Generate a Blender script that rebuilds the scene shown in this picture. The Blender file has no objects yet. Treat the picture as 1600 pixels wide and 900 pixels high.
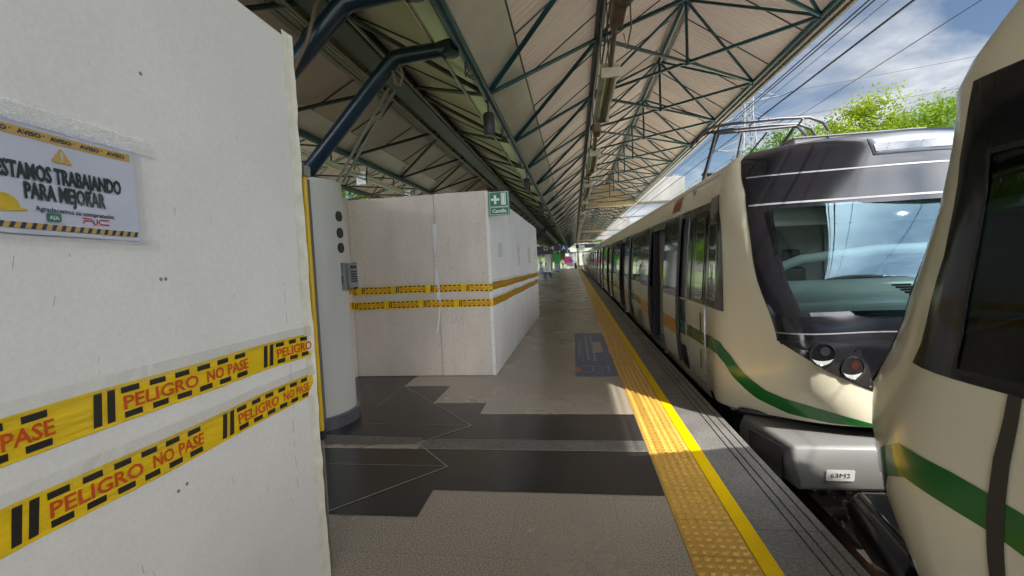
import bpy, bmesh, math, random
import numpy as np
from mathutils import Vector, Matrix
R=math.radians
random.seed(7)
C=bpy.context.scene.collection
sc=bpy.context.scene

# ---------------------------------------------------------------- camera, sky, sun, exposure
cam_d=bpy.data.cameras.new('camera'); cam=bpy.data.objects.new('camera',cam_d); C.objects.link(cam)
cam_d.sensor_width=36.; cam_d.lens=36.*700./1600.; cam_d.clip_start=.05; cam_d.clip_end=2000
_f=700.
_d1=np.array([97,-45,_f]); _d1/=np.linalg.norm(_d1)
_d3=np.array([.038,1,0.]); _d3-=_d1*(_d3@_d1); _d3/=np.linalg.norm(_d3)
_d2=np.cross(_d3,_d1)
_RW=np.array([_d2,_d1,-_d3])            # world <- image axes (x right, y down, z ahead)
_M=_RW@np.diag([1,-1,-1])
cam.matrix_world=Matrix([list(_M[0])+[0],list(_M[1])+[0],list(_M[2])+[1.5],[0,0,0,1]])
sc.camera=cam

SUN=Vector((.67,-.52,1.)).normalized()
EL=math.asin(SUN.z); AZ=math.atan2(SUN.x,SUN.y)
w=bpy.data.worlds.new('World'); sc.world=w; w.use_nodes=True
nt=w.node_tree; nt.nodes.clear()
def N(t,**k):
    n=nt.nodes.new(t)
    for a,b in k.items(): setattr(n,a,b)
    return n
def LK(a,b): nt.links.new(a,b)
out=N('ShaderNodeOutputWorld'); mix=N('ShaderNodeMixShader'); bs=N('ShaderNodeBackground'); bc=N('ShaderNodeBackground')
sky=N('ShaderNodeTexSky'); sky.sky_type='NISHITA'; sky.sun_disc=False; sky.sun_elevation=EL; sky.sun_rotation=AZ
sky.air_density=1.0; sky.dust_density=.6; sky.ozone_density=2.
LK(sky.outputs[0],bs.inputs[0]); bs.inputs[1].default_value=.043
tc=N('ShaderNodeTexCoord'); sp=N('ShaderNodeSeparateXYZ'); LK(tc.outputs['Generated'],sp.inputs[0])
def MA(op,a,b=None):
    n=N('ShaderNodeMath',operation=op)
    for i,v in enumerate((a,b)):
        if v is None: continue
        if isinstance(v,(int,float)): n.inputs[i].default_value=v
        else: LK(v,n.inputs[i])
    return n.outputs[0]
zz=MA('ADD',MA('MAXIMUM',sp.outputs[2],0.0),.16)
cx=N('ShaderNodeCombineXYZ'); LK(MA('DIVIDE',sp.outputs[0],zz),cx.inputs[0]); LK(MA('DIVIDE',sp.outputs[1],zz),cx.inputs[1])
def NZ(scale,detail,rough,off,dist=0.):
    m=N('ShaderNodeMapping'); m.inputs['Location'].default_value=off; LK(cx.outputs[0],m.inputs[0])
    n=N('ShaderNodeTexNoise'); n.inputs['Scale'].default_value=scale; n.inputs['Detail'].default_value=detail
    n.inputs['Roughness'].default_value=rough; n.inputs['Distortion'].default_value=dist; LK(m.outputs[0],n.inputs[0]); return n.outputs[0]
CLOUD_LOW=.285; CLOUD_FILL=3.3      # cloud brightened out of view behind the camera, added to light the platform
CLOUD_OFF=(3.1,7.7,0)
mask=N('ShaderNodeValToRGB'); mask.color_ramp.elements[0].position=.44; mask.color_ramp.elements[1].position=.60
MASK_IN=NZ(.95,9,.56,CLOUD_OFF,.3)
shade=N('ShaderNodeValToRGB'); e=shade.color_ramp.elements
e[0].position=.36; e[0].color=(.46,.54,.68,1); e[1].position=.58; e[1].color=(1.35,1.38,1.42,1)
LK(NZ(1.5,7,.55,(1.3,2.2,.5)),shade.inputs[0])
LK(shade.outputs[0],bc.inputs[0]); 
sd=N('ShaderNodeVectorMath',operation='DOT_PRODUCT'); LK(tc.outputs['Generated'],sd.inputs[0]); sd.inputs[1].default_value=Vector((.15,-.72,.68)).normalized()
glow=N('ShaderNodeMapRange'); glow.inputs[1].default_value=.05; glow.inputs[2].default_value=.95; glow.inputs[3].default_value=CLOUD_LOW; glow.inputs[4].default_value=CLOUD_FILL
LK(MA('ADD',MASK_IN,MA('MULTIPLY',MA('MAXIMUM',MA('SUBTRACT',sd.outputs['Value'],.15),0.),.4)),mask.inputs[0])   # and thicker there, for more fill light
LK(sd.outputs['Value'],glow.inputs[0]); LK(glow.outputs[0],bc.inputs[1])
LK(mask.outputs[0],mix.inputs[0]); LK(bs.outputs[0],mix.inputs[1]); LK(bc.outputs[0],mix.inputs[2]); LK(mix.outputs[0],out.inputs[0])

sun_d=bpy.data.lights.new('sun','SUN'); sun_d.energy=3.3; sun_d.angle=R(.55); sun_d.color=(1,.95,.86)
sun=bpy.data.objects.new('sun',sun_d); C.objects.link(sun); sun.rotation_euler=SUN.to_track_quat('Z','Y').to_euler()
sc.view_settings.view_transform='Standard'; sc.view_settings.look='None'; sc.view_settings.gamma=1
sc.view_settings.exposure=1.30; sc.view_settings.use_curve_mapping=False
sc.cycles.max_bounces=10; sc.cycles.diffuse_bounces=6; sc.cycles.glossy_bounces=5; sc.cycles.transmission_bounces=6; sc.cycles.transparent_max_bounces=12
sc.cycles.sample_clamp_indirect=6; sc.cycles.caustics_reflective=False; sc.cycles.caustics_refractive=False

# ---------------------------------------------------------------- materials
MT={}
def mat(name,col,rough=.5,metal=0.,var=.0,vs=4.,bump=0.,bs=60.,spec=.5,coat=0.,rv=0.,col2=None,speck=0.,speck_s=300.,emit=0.,det=6,stretch=(1,1,1)):
    m=bpy.data.materials.new(name); m.use_nodes=True; t=m.node_tree; p=t.nodes['Principled BSDF']
    c=(*col,1); p.inputs['Base Color'].default_value=c; p.inputs['Roughness'].default_value=rough; p.inputs['Metallic'].default_value=metal
    p.inputs['Specular IOR Level'].default_value=spec; p.inputs['Coat Weight'].default_value=coat; p.inputs['Coat Roughness'].default_value=.06
    co=t.nodes.new('ShaderNodeTexCoord'); mp=t.nodes.new('ShaderNodeMapping'); mp.inputs['Scale'].default_value=stretch
    t.links.new(co.outputs['Object'],mp.inputs[0]); src=mp.outputs[0]
    cur=None
    if var or col2:
        n=t.nodes.new('ShaderNodeTexNoise'); n.inputs['Scale'].default_value=vs; n.inputs['Detail'].default_value=det; n.inputs['Roughness'].default_value=.6
        t.links.new(src,n.inputs[0])
        r=t.nodes.new('ShaderNodeValToRGB'); r.color_ramp.elements[0].position=.32; r.color_ramp.elements[1].position=.68
        a=col2 if col2 else tuple(max(0,x*(1-var)) for x in col); b=col if col2 else tuple(min(1,x*(1+var)) for x in col)
        r.color_ramp.elements[0].color=(*a,1); r.color_ramp.elements[1].color=(*b,1)
        t.links.new(n.outputs[0],r.inputs[0]); cur=r.outputs[0]
        if rv:
            mr=t.nodes.new('ShaderNodeMapRange'); mr.inputs[3].default_value=max(.02,rough-rv); mr.inputs[4].default_value=min(1,rough+rv)
            t.links.new(n.outputs[0],mr.inputs[0]); t.links.new(mr.outputs[0],p.inputs['Roughness'])
    if speck:
        n=t.nodes.new('ShaderNodeTexNoise'); n.inputs['Scale'].default_value=speck_s; n.inputs['Detail'].default_value=2
        t.links.new(src,n.inputs[0])
        r=t.nodes.new('ShaderNodeValToRGB'); r.color_ramp.elements[0].position=.35; r.color_ramp.elements[1].position=.65
        r.color_ramp.elements[0].color=(1-speck,)*3+(1,); r.color_ramp.elements[1].color=(1+speck*.8,)*3+(1,)
        t.links.new(n.outputs[0],r.inputs[0])
        mx=t.nodes.new('ShaderNodeMix'); mx.data_type='RGBA'; mx.blend_type='MULTIPLY'; mx.inputs[0].default_value=1
        if cur: t.links.new(cur,mx.inputs[6])
        else: mx.inputs[6].default_value=c
        t.links.new(r.outputs[0],mx.inputs[7]); cur=mx.outputs[2]
    if cur: t.links.new(cur,p.inputs['Base Color'])
    if bump:
        n=t.nodes.new('ShaderNodeTexNoise'); n.inputs['Scale'].default_value=bs; n.inputs['Detail'].default_value=4; t.links.new(src,n.inputs[0])
        b=t.nodes.new('ShaderNodeBump'); b.inputs['Strength'].default_value=bump; b.inputs['Distance'].default_value=.01
        t.links.new(n.outputs[0],b.inputs['Height']); t.links.new(b.outputs[0],p.inputs['Normal'])
    if emit:
        p.inputs['Emission Color'].default_value=c; p.inputs['Emission Strength'].default_value=emit
    MT[name]=m; return m
def nodes_of(name): t=MT[name].node_tree; return t,t.nodes['Principled BSDF']
def glass(name,tint,refl=.12,rough=.02,rcol=(1,1,1),fac=1.,bump=0.):
    m=bpy.data.materials.new(name); m.use_nodes=True; t=m.node_tree; t.nodes.clear()
    o=t.nodes.new('ShaderNodeOutputMaterial'); a=t.nodes.new('ShaderNodeBsdfTransparent'); a.inputs[0].default_value=(*tint,1)
    g=t.nodes.new('ShaderNodeBsdfGlossy'); g.inputs['Roughness'].default_value=rough; g.inputs[0].default_value=(*rcol,1)
    if bump:
        co=t.nodes.new('ShaderNodeTexCoord'); mp=t.nodes.new('ShaderNodeMapping'); mp.inputs['Scale'].default_value=(1,.45,1.6); t.links.new(co.outputs['Object'],mp.inputs[0])
        n=t.nodes.new('ShaderNodeTexNoise'); n.inputs['Scale'].default_value=110; n.inputs['Detail'].default_value=5; n.inputs['Distortion'].default_value=1.5; t.links.new(mp.outputs[0],n.inputs[0])
        b=t.nodes.new('ShaderNodeBump'); b.inputs['Strength'].default_value=bump; b.inputs['Distance'].default_value=.004; t.links.new(n.outputs[0],b.inputs['Height']); t.links.new(b.outputs[0],g.inputs['Normal'])
    f=t.nodes.new('ShaderNodeFresnel'); f.inputs[0].default_value=1.5
    ad=t.nodes.new('ShaderNodeMath'); ad.operation='ADD'; ad.use_clamp=True; ad.inputs[1].default_value=refl
    fm=t.nodes.new('ShaderNodeMath'); fm.operation='MULTIPLY'; fm.inputs[1].default_value=fac; t.links.new(f.outputs[0],fm.inputs[0]); t.links.new(fm.outputs[0],ad.inputs[0])
    mx=t.nodes.new('ShaderNodeMixShader'); t.links.new(ad.outputs[0],mx.inputs[0]); t.links.new(a.outputs[0],mx.inputs[1]); t.links.new(g.outputs[0],mx.inputs[2])
    t.links.new(mx.outputs[0],o.inputs[0]); MT[name]=m; return m

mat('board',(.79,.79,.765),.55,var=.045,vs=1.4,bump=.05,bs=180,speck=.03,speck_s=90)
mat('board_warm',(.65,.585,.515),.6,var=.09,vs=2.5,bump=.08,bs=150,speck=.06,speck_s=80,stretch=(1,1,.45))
mat('board_cool',(.80,.80,.785),.55,var=.06,vs=2.0,bump=.06,bs=150)
mat('board_edge',(.76,.75,.64),.4,var=.12,vs=14)
mat('pencil',(.22,.22,.21),.8)
mat('tape_yellow',(.80,.55,.012),.26,var=.09,vs=9,bump=.45,bs=16,stretch=(1,.35,4))
mat('tape_black',(.018,.017,.015),.35)
mat('tape_red',(.60,.085,.012),.4)
mat('paper',(.76,.78,.88),.35,var=.03,vs=6)
mat('paper_white',(.78,.79,.78),.5)
mat('ink',(.025,.035,.05),.5)
mat('notice_yellow',(.72,.46,.10),.45)
mat('helmet_yellow',(.80,.55,.03),.45,var=.15,vs=40)
mat('logo_green',(.015,.20,.11),.5)
mat('logo_red',(.55,.03,.06),.5)
mat('grey_ink',(.42,.43,.46),.6)
mat('poster_orange',(.62,.20,.03),.5)
glass('clear_tape',(.965,.968,.958),.012,.30,fac=.15,bump=.35)
glass('crinkled_tape',(.93,.94,.93),.26,.22,fac=.8,bump=1.)
glass('sleeve',(.97,.975,1.),.01,.10,fac=.45)
mat('sign_green',(.006,.17,.085),.35)
mat('sign_white',(.78,.80,.78),.4)
mat('sign_black',(.012,.013,.015),.4)
mat('sign_blue',(.012,.06,.22),.35)
mat('column_concrete',(.55,.555,.52),.42,var=.07,vs=1.6,bump=.10,bs=40,stretch=(1,1,.3))
mat('dark_recess',(.035,.035,.035),.8)
mat('groove',(.16,.165,.16),.7)
mat('column_base',(.10,.105,.125),.22,var=.15,vs=7)
mat('box_grey',(.22,.23,.23),.5,var=.06,vs=12)
mat('arm_blue',(.004,.020,.042),.3,var=.15,vs=3,coat=.1)
mat('steel_teal',(.006,.050,.066),.32,var=.25,vs=3)
mat('steel_dark',(.010,.022,.028),.4,var=.25,vs=3)
mat('roof_sheet',(.305,.265,.230),.55,var=.20,vs=1.3,stretch=(.25,1.6,.25))
mat('roof_sheet_opaque',(.46,.40,.345),.6,var=.12,vs=.9,stretch=(.35,1.2,.35))  # opaque copy of the roof sheet, made to keep the middle folds shaded
mat('flashing',(.58,.55,.50),.33,metal=.15,var=.10,vs=1.8)
mat('pipe_grey',(.22,.21,.18),.45,var=.2,vs=5)
mat('conduit_brown',(.13,.085,.055),.6,var=.3,vs=8)
mat('lamp_body',(.40,.36,.28),.5,var=.1,vs=8)
glass('lamp_cover',(.86,.84,.70),.10,.15)
mat('lamp_tube',(.70,.70,.62),.4)
mat('speaker_black',(.02,.021,.024),.5)
mat('concrete',(.115,.113,.102),.8,var=.25,vs=1.1,bump=.3,bs=14,stretch=(1,1,.35))
mat('infill_tan',(.40,.32,.22),.7,var=.12,vs=1.5)
mat('floor_terrazzo',(.335,.287,.232),.27,var=.05,vs=.8,speck=.40,speck_s=115,rv=.04,spec=.5)
mat('floor_dark',(.020,.018,.019),.25,var=.25,vs=1.6,speck=.22,speck_s=120,rv=.07)
mat('floor_strip',(.115,.110,.100),.4,speck=.55,speck_s=70,var=.15,vs=3)
mat('inlay',(.33,.31,.27),.45,var=.15,vs=9)
mat('tactile',(.62,.37,.075),.42,var=.10,vs=3.2,bump=.05,bs=120)
mat('line_yellow',(.86,.56,.0),.5,var=.05,vs=5,spec=.15)
mat('coping',(.155,.150,.142),.6,var=.22,vs=2.4,speck=.30,speck_s=60,bump=.25,bs=60)
mat('slab',(.12,.115,.11),.8,var=.2,vs=1.2)
mat('sticker_blue',(.085,.11,.235),.4,var=.22,vs=5)
mat('sticker_line',(.40,.42,.47),.5)
mat('sticker_orange',(.50,.20,.11),.5)
mat('sticker_tag',(.46,.44,.40),.5)
mat('ballast',(.20,.165,.14),.9,var=.4,vs=9,bump=.8,bs=25)
mat('stone',(.33,.29,.25),.85,var=.35,vs=3)
mat('sleeper',(.17,.15,.13),.85,var=.3,vs=4)
mat('rail',(.24,.15,.11),.5,metal=.4,var=.3,vs=6)
mat('rail_top',(.45,.40,.38),.25,metal=.9)
mat('train_cream',(.75,.70,.535),.22,var=.045,vs=1.6,coat=.4,stretch=(1,1,.5))
mat('train_black',(.009,.009,.012),.13,coat=.12,spec=.4)
mat('train_dark',(.014,.014,.016),.35)
mat('train_green',(.018,.145,.028),.22,coat=.5)
mat('train_yellow',(.74,.45,.012),.25,coat=.4)
mat('train_orange',(.62,.25,.03),.25,coat=.4)
mat('groove_dark',(.045,.04,.033),.5)
mat('fairing_grey',(.17,.17,.166),.36,var=.05,vs=3)
mat('fairing_black',(.016,.016,.018),.14,coat=.4)
mat('lamp_silver',(.75,.75,.75),.12,metal=1)
mat('lens_dim',(.035,.033,.032),.15,coat=.3)
mat('trim_grey',(.20,.20,.215),.35)
mat('cluster_glass',(.16,.18,.21),.12,coat=.3)
mat('rim_light_pale',(.55,.56,.56),.35)
mat('lamp_red',(.045,.002,.004),.1,coat=.5)
mat('lens_clear',(.30,.31,.33),.06,metal=.5)
mat('metal_frame',(.36,.36,.37),.25,metal=.8)
mat('lining',(.47,.46,.42),.5)
mat('lining_dark',(.26,.26,.26),.55)
mat('train_floor',(.13,.13,.135),.5,var=.15,vs=6)
mat('seat_green',(.03,.14,.08),.5)
mat('pole_yellow',(.70,.45,.02),.3)
mat('dash_teal',(.42,.50,.48),.5)
mat('seat_black',(.018,.018,.02),.5)
mat('roof_grey',(.13,.13,.14),.45,var=.08,vs=3)
mat('panto_dark',(.028,.024,.028),.45,metal=.3)
glass('windshield_glass',(.76,.88,.86),.05,.012,(.46,.68,.78))
glass('cab_glass',(.22,.23,.22),.0,.02,fac=.8)
glass('window_glass',(.52,.56,.54),.16,.015)
mat('door_glass',(.012,.013,.014),.05,coat=.6,spec=.8)
mat('wire',(.02,.02,.022),.5)
mat('pylon',(.13,.135,.15),.6)
mat('bark',(.14,.10,.07),.85,var=.3,vs=8)
for k,(a,b) in enumerate([((.085,.15,.006),(.03,.075,.005)),((.125,.17,.005),(.05,.095,.005)),((.05,.10,.010),(.02,.055,.006))]):
    mat('leaf%d'%k,a,.75,col2=b,vs=.9,det=3,spec=.12)
    t,p=nodes_of('leaf%d'%k)
    tr=t.nodes.new('ShaderNodeBsdfTranslucent'); mx=t.nodes.new('ShaderNodeMixShader'); mx.inputs[0].default_value=.33
    tr.inputs[0].default_value=(a[0]*1.6,a[1]*1.45,a[2]*.8,1)
    o=[n for n in t.nodes if n.type=='OUTPUT_MATERIAL'][0]
    t.links.new(p.outputs[0],mx.inputs[1]); t.links.new(tr.outputs[0],mx.inputs[2]); t.links.new(mx.outputs[0],o.inputs[0])
mat('grass',(.07,.10,.025),.9,var=.35,vs=1.5,bump=.5,bs=8)
mat('skin',(.33,.19,.12),.5); mat('shirt_white',(.70,.72,.75),.7); mat('shirt_dark',(.03,.035,.05),.8); mat('jeans',(.06,.09,.17),.8); mat('hair',(.012,.01,.009),.6); mat('pack_blue',(.16,.22,.38),.7)
mat('pink',(.75,.06,.34),.5); mat('kiosk_green',(.015,.30,.06),.4); mat('kiosk_grey',(.20,.22,.27),.5); mat('bin_cream',(.70,.64,.45),.5); mat('bench_steel',(.42,.43,.44),.35,metal=.5)
mat('wall_pale',(.22,.23,.18),.7,var=.1,vs=.6); mat('planter',(.36,.35,.32),.7,var=.1,vs=3)
mat('barrier_yellow',(.72,.47,.02),.45); mat('tile_red',(.30,.11,.06),.8,var=.2,vs=2)
m=bpy.data.materials.new('glint_streak_tape'); m.use_nodes=True; t=m.node_tree; p=t.nodes['Principled BSDF']; p.inputs['Base Color'].default_value=(.86,.87,.86,1); p.inputs['Roughness'].default_value=.3
co=t.nodes.new('ShaderNodeTexCoord'); mp=t.nodes.new('ShaderNodeMapping'); mp.inputs['Scale'].default_value=(1,.35,1.3); t.links.new(co.outputs['Object'],mp.inputs[0])
n=t.nodes.new('ShaderNodeTexNoise'); n.inputs['Scale'].default_value=150; n.inputs['Detail'].default_value=6; n.inputs['Roughness'].default_value=.7; n.inputs['Distortion'].default_value=2.; t.links.new(mp.outputs[0],n.inputs[0])
r=t.nodes.new('ShaderNodeValToRGB'); r.color_ramp.elements[0].position=.45; r.color_ramp.elements[0].color=(.14,)*3+(1,); r.color_ramp.elements[1].position=.62; r.color_ramp.elements[1].color=(.85,)*3+(1,); t.links.new(n.outputs[0],r.inputs[0])  # white streaks are glints on the crinkled tape, painted into the mix
a=t.nodes.new('ShaderNodeBsdfTransparent'); mx=t.nodes.new('ShaderNodeMixShader'); t.links.new(r.outputs[0],mx.inputs[0]); t.links.new(a.outputs[0],mx.inputs[1]); t.links.new(p.outputs[0],mx.inputs[2])
t.links.new(mx.outputs[0],[q for q in t.nodes if q.type=='OUTPUT_MATERIAL'][0].inputs[0]); MT['glint_streak_tape']=m
# corrugation on the roof sheets, run of the ribs down the slope
t,p=nodes_of('roof_sheet'); co=t.nodes.new('ShaderNodeTexCoord'); wv=t.nodes.new('ShaderNodeTexWave'); wv.bands_direction='Y'; wv.inputs['Scale'].default_value=3.3
t.links.new(co.outputs['Object'],wv.inputs[0]); b=t.nodes.new('ShaderNodeBump'); b.inputs['Strength'].default_value=.55; b.inputs['Distance'].default_value=.02
t.links.new(wv.outputs[1],b.inputs['Height']); t.links.new(b.outputs[0],p.inputs['Normal'])
# the ribbed sheets made slightly translucent, added to brighten the platform below
for nm,k,colr in (('roof_sheet',.03,(.85,.66,.52,1)),):
    t,p=nodes_of(nm); tr=t.nodes.new('ShaderNodeBsdfTranslucent'); mx=t.nodes.new('ShaderNodeMixShader'); mx.inputs[0].default_value=k; tr.inputs[0].default_value=colr
    o=[n for n in t.nodes if n.type=='OUTPUT_MATERIAL'][0]; t.links.new(p.outputs[0],mx.inputs[1]); t.links.new(tr.outputs[0],mx.inputs[2]); t.links.new(mx.outputs[0],o.inputs[0])
# tile joints in the floor
for nm,wd,ht in (('floor_terrazzo',.59,.59),('floor_dark',1.18,.60)):
    t,p=nodes_of(nm); co=t.nodes.new('ShaderNodeTexCoord'); br=t.nodes.new('ShaderNodeTexBrick'); br.offset=0; br.inputs['Scale'].default_value=1
    br.inputs['Brick Width'].default_value=wd; br.inputs['Row Height'].default_value=ht; br.inputs['Mortar Size'].default_value=.0022; br.inputs['Mortar Smooth'].default_value=.3
    br.inputs['Color1'].default_value=(1,1,1,1); br.inputs['Color2'].default_value=(.97,.97,.97,1); br.inputs['Mortar'].default_value=(.78,.78,.78,1) if nm=='floor_terrazzo' else (1.7,1.7,1.7,1)
    mp=t.nodes.new('ShaderNodeMapping'); mp.inputs['Location'].default_value=(.40,.20,0); t.links.new(co.outputs['Object'],mp.inputs[0]); t.links.new(mp.outputs[0],br.inputs[0])
    old=p.inputs['Base Color'].links[0].from_socket
    mx=t.nodes.new('ShaderNodeMix'); mx.data_type='RGBA'; mx.blend_type='MULTIPLY'; mx.inputs[0].default_value=1
    t.links.new(old,mx.inputs[6]); t.links.new(br.outputs[0],mx.inputs[7]); t.links.new(mx.outputs[2],p.inputs['Base Color'])

# ---------------------------------------------------------------- mesh helpers
class MB:
    def __init__(s): s.v=[]; s.f=[]; s.m=[]
    def add(s,vs,fs,mi=0):
        o=len(s.v); s.v+= [tuple(map(float,v)) for v in vs]; s.f+=[tuple(o+i for i in f) for f in fs]; s.m+=[mi]*len(fs); return s
    def quad(s,a,b,c,d,mi=0): return s.add([a,b,c,d],[(0,1,2,3)],mi)
    def box(s,x0,x1,y0,y1,z0,z1,mi=0):
        return s.add([(x0,y0,z0),(x1,y0,z0),(x1,y1,z0),(x0,y1,z0),(x0,y0,z1),(x1,y0,z1),(x1,y1,z1),(x0,y1,z1)],
            [(3,2,1,0),(4,5,6,7),(0,1,5,4),(1,2,6,5),(2,3,7,6),(3,0,4,7)],mi)
    def hexa(s,b,t,mi=0):
        n=len(b); return s.add(list(b)+list(t),[tuple(range(n))[::-1],tuple(range(n,2*n))]+[(i,(i+1)%n,n+(i+1)%n,n+i) for i in range(n)],mi)
    def tube(s,path,r,n=8,mi=0,caps=True):
        P=[Vector(p) for p in path]; rs=r if isinstance(r,(list,tuple)) else [r]*len(P); rings=[]
        up=None
        for i,p in enumerate(P):
            d=(P[min(i+1,len(P)-1)]-P[max(i-1,0)]).normalized()
            if up is None:
                up=Vector((0,0,1)) if abs(d.z)<.9 else Vector((1,0,0))
            a=d.cross(up)
            if a.length<1e-4: a=d.cross(Vector((1,0,0)))
            a.normalize(); b=a.cross(d).normalized(); up=b
            rings.append([p+(a*math.cos(2*math.pi*k/n)+b*math.sin(2*math.pi*k/n))*rs[i] for k in range(n)])
        vs=[v for g in rings for v in g]; fs=[]
        for i in range(len(P)-1):
            for k in range(n): fs.append((i*n+k,i*n+(k+1)%n,(i+1)*n+(k+1)%n,(i+1)*n+k))
        if caps: fs+= [tuple(range(n))[::-1],tuple(range((len(P)-1)*n,len(P)*n))]
        return s.add(vs,fs,mi)
    def lathe(s,c,prof,n=32,mi=0,axis='z',sx=1,sy=1):
        vs=[];fs=[]
        for r,h in prof:
            for k in range(n):
                a=2*math.pi*k/n; q=(r*math.cos(a)*sx,r*math.sin(a)*sy,h)
                if axis=='y': q=(q[0],h,q[1])
                if axis=='x': q=(h,q[0],q[1])
                vs.append((c[0]+q[0],c[1]+q[1],c[2]+q[2]))
        m=len(prof)
        for i in range(m-1):
            for k in range(n): fs.append((i*n+k,i*n+(k+1)%n,(i+1)*n+(k+1)%n,(i+1)*n+k))
        fs+=[tuple(range(n))[::-1],tuple(range((m-1)*n,m*n))]
        return s.add(vs,fs,mi)
    def grid(s,rows,mi=0,skip=None):
        nr=len(rows); nc=len(rows[0]); vs=[p for r in rows for p in r]; fs=[]
        for i in range(nr-1):
            for j in range(nc-1):
                if skip and skip(i,j): continue
                fs.append((i*nc+j,i*nc+j+1,(i+1)*nc+j+1,(i+1)*nc+j))
        return s.add(vs,fs,mi)
    def build(s,name,mats,parent=None,smooth=False,bevel=0.,local=False,solid=0.,sol_off=-1,seg=2):
        if not isinstance(mats,(list,tuple)): mats=[mats]
        v=s.v
        if parent is not None and not local:
            o=Vector((0,0,0)); q=parent
            while q is not None: o=o+q.location; q=q.parent
            v=[(a-o.x,b-o.y,c-o.z) for a,b,c in v]
        me=bpy.data.meshes.new(name); me.from_pydata(v,[],s.f); me.update()
        for m in mats: me.materials.append(MT[m])
        me.polygons.foreach_set('material_index',s.m)
        bm=bmesh.new(); bm.from_mesh(me); bmesh.ops.remove_doubles(bm,verts=bm.verts,dist=1e-5); bmesh.ops.recalc_face_normals(bm,faces=bm.faces) if not solid else None; bm.to_mesh(me); bm.free()
        if smooth:
            me.polygons.foreach_set('use_smooth',[True]*len(me.polygons))
            me.set_sharp_from_angle(angle=R(40))
        ob=bpy.data.objects.new(name,me); C.objects.link(ob)
        if parent is not None: ob.parent=parent
        if solid:
            md=ob.modifiers.new('t','SOLIDIFY'); md.thickness=solid; md.offset=sol_off
        if bevel:
            md=ob.modifiers.new('b','BEVEL'); md.width=bevel; md.segments=seg; md.limit_method='ANGLE'; md.angle_limit=R(40)
        return ob
def tag(o,label,cat,group=None):
    o['label']=label; o['category']=cat
    if group: o['group']=group
    return o
def thing(name,label,cat,loc=(0,0,0),group=None,rz=0.):
    o=bpy.data.objects.new(name,None); o.empty_display_size=.2; C.objects.link(o); o.location=loc; o.rotation_euler=(0,0,rz)
    return tag(o,label,cat,group)
def struct(o,kind='structure'): o['kind']=kind; return o
def dup(o,loc=None,parent=None,label=None):
    c=o.copy(); C.objects.link(c)
    if parent is not None: c.parent=parent
    if loc is not None: c.location=loc
    if label: c['label']=label
    for ch in list(o.children): dup(ch,None,c)
    return c
_tx={}
def text2d(s,size,bold=0.,sx=1.):
    k=(s,size,bold,sx)
    if k in _tx: return _tx[k]
    cu=bpy.data.curves.new('tmp','FONT'); cu.body=s; cu.size=size; cu.offset=bold*size; cu.resolution_u=2; cu.fill_mode='FRONT'
    ob=bpy.data.objects.new('tmp',cu); C.objects.link(ob)
    dg=bpy.context.evaluated_depsgraph_get(); me=ob.evaluated_get(dg).to_mesh()
    v=[(p.co.x*sx,p.co.y) for p in me.vertices]; f=[tuple(q.vertices) for q in me.polygons]
    ob.evaluated_get(dg).to_mesh_clear(); bpy.data.objects.remove(ob); bpy.data.curves.remove(cu)
    x0=min(a for a,b in v); x1=max(a for a,b in v); v=[(a-x0,b) for a,b in v]
    _tx[k]=(v,f,x1-x0); return _tx[k]
def put_text(mb,s,size,fn,a=0.,b=0.,bold=0.,width=None,align='l',mi=0):
    v,f,wd=text2d(s,size,bold)
    k=1. if width is None else width/wd
    W=wd*k; o={'l':0,'c':-W/2,'r':-W}[align]
    mb.add([fn(a+o+x*k,b+y) for x,y in v],f,mi)
def poly2(mb,pts,fn,mi=0): mb.add([fn(x,y) for x,y in pts],[tuple(range(len(pts)))],mi)
def rrect(x0,x1,y0,y1,r,n=5):
    p=[]
    for cx_,cy_,a0 in ((x1-r,y1-r,0),(x0+r,y1-r,90),(x0+r,y0+r,180),(x1-r,y0+r,270)):
        for i in range(n+1):
            a=R(a0+90*i/n); p.append((cx_+r*math.cos(a),cy_+r*math.sin(a)))
    return p
# ---------------------------------------------------------------- ground, track bed, platform
g=MB(); g.quad((-400,-300,-1.27),(400,-300,-1.27),(400,700,-1.27),(-400,700,-1.27)); struct(g.build('ground','grass'))
g=MB(); g.grid([[(x,y,-1.24+.012*math.sin(x*37+y*23)) for x in np.linspace(1.32,9.5,40)] for y in np.linspace(-25,90,60)]); struct(g.build('ballast_bed','ballast'))
g=MB()
for i in range(1500):
    x=random.uniform(1.36,4.4); y=random.uniform(1.3,6.5); r=random.uniform(.018,.045); z=-1.235+r*.35
    ph=[random.uniform(.7,1.25) for _ in range(6)]
    g.add([(x+r*ph[0],y,z),(x-r*ph[1],y,z+.004),(x,y+r*ph[2],z),(x,y-r*ph[3],z),(x,y,z+r*.8*ph[4]),(x,y,z-r)],[(0,2,4),(2,1,4),(1,3,4),(3,0,4),(2,0,5),(1,2,5),(3,1,5),(0,3,5)])
struct(g.build('ballast_stones','stone'),'stuff')
g=MB()
for X in (2.30,3.74):
    g.box(X-.07,X+.07,-25,90,-1.21,-1.19,0); g.box(X-.012,X+.012,-25,90,-1.19,-1.09,0); g.box(X-.035,X+.035,-25,90,-1.09,-1.055,0); g.box(X-.028,X+.028,-25,90,-1.0545,-1.053,1)
for k in range(-30,140): g.box(1.75,4.29,k*.62,k*.62+.22,-1.26,-1.212,2)
struct(g.build('railway_track',['rail','rail_top','sleeper'],bevel=.004,seg=1))
g=MB(); g.box(-5.62,1.20,-8,84,-1.25,-.06,0)
struct(g.build('platform_slab','slab'))
g=MB(); g.quad((-5.62,-8,0),(.51,-8,0),(.51,84,0),(-5.62,84,0)); struct(g.build('platform_floor','floor_terrazzo'))
g=MB()
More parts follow.
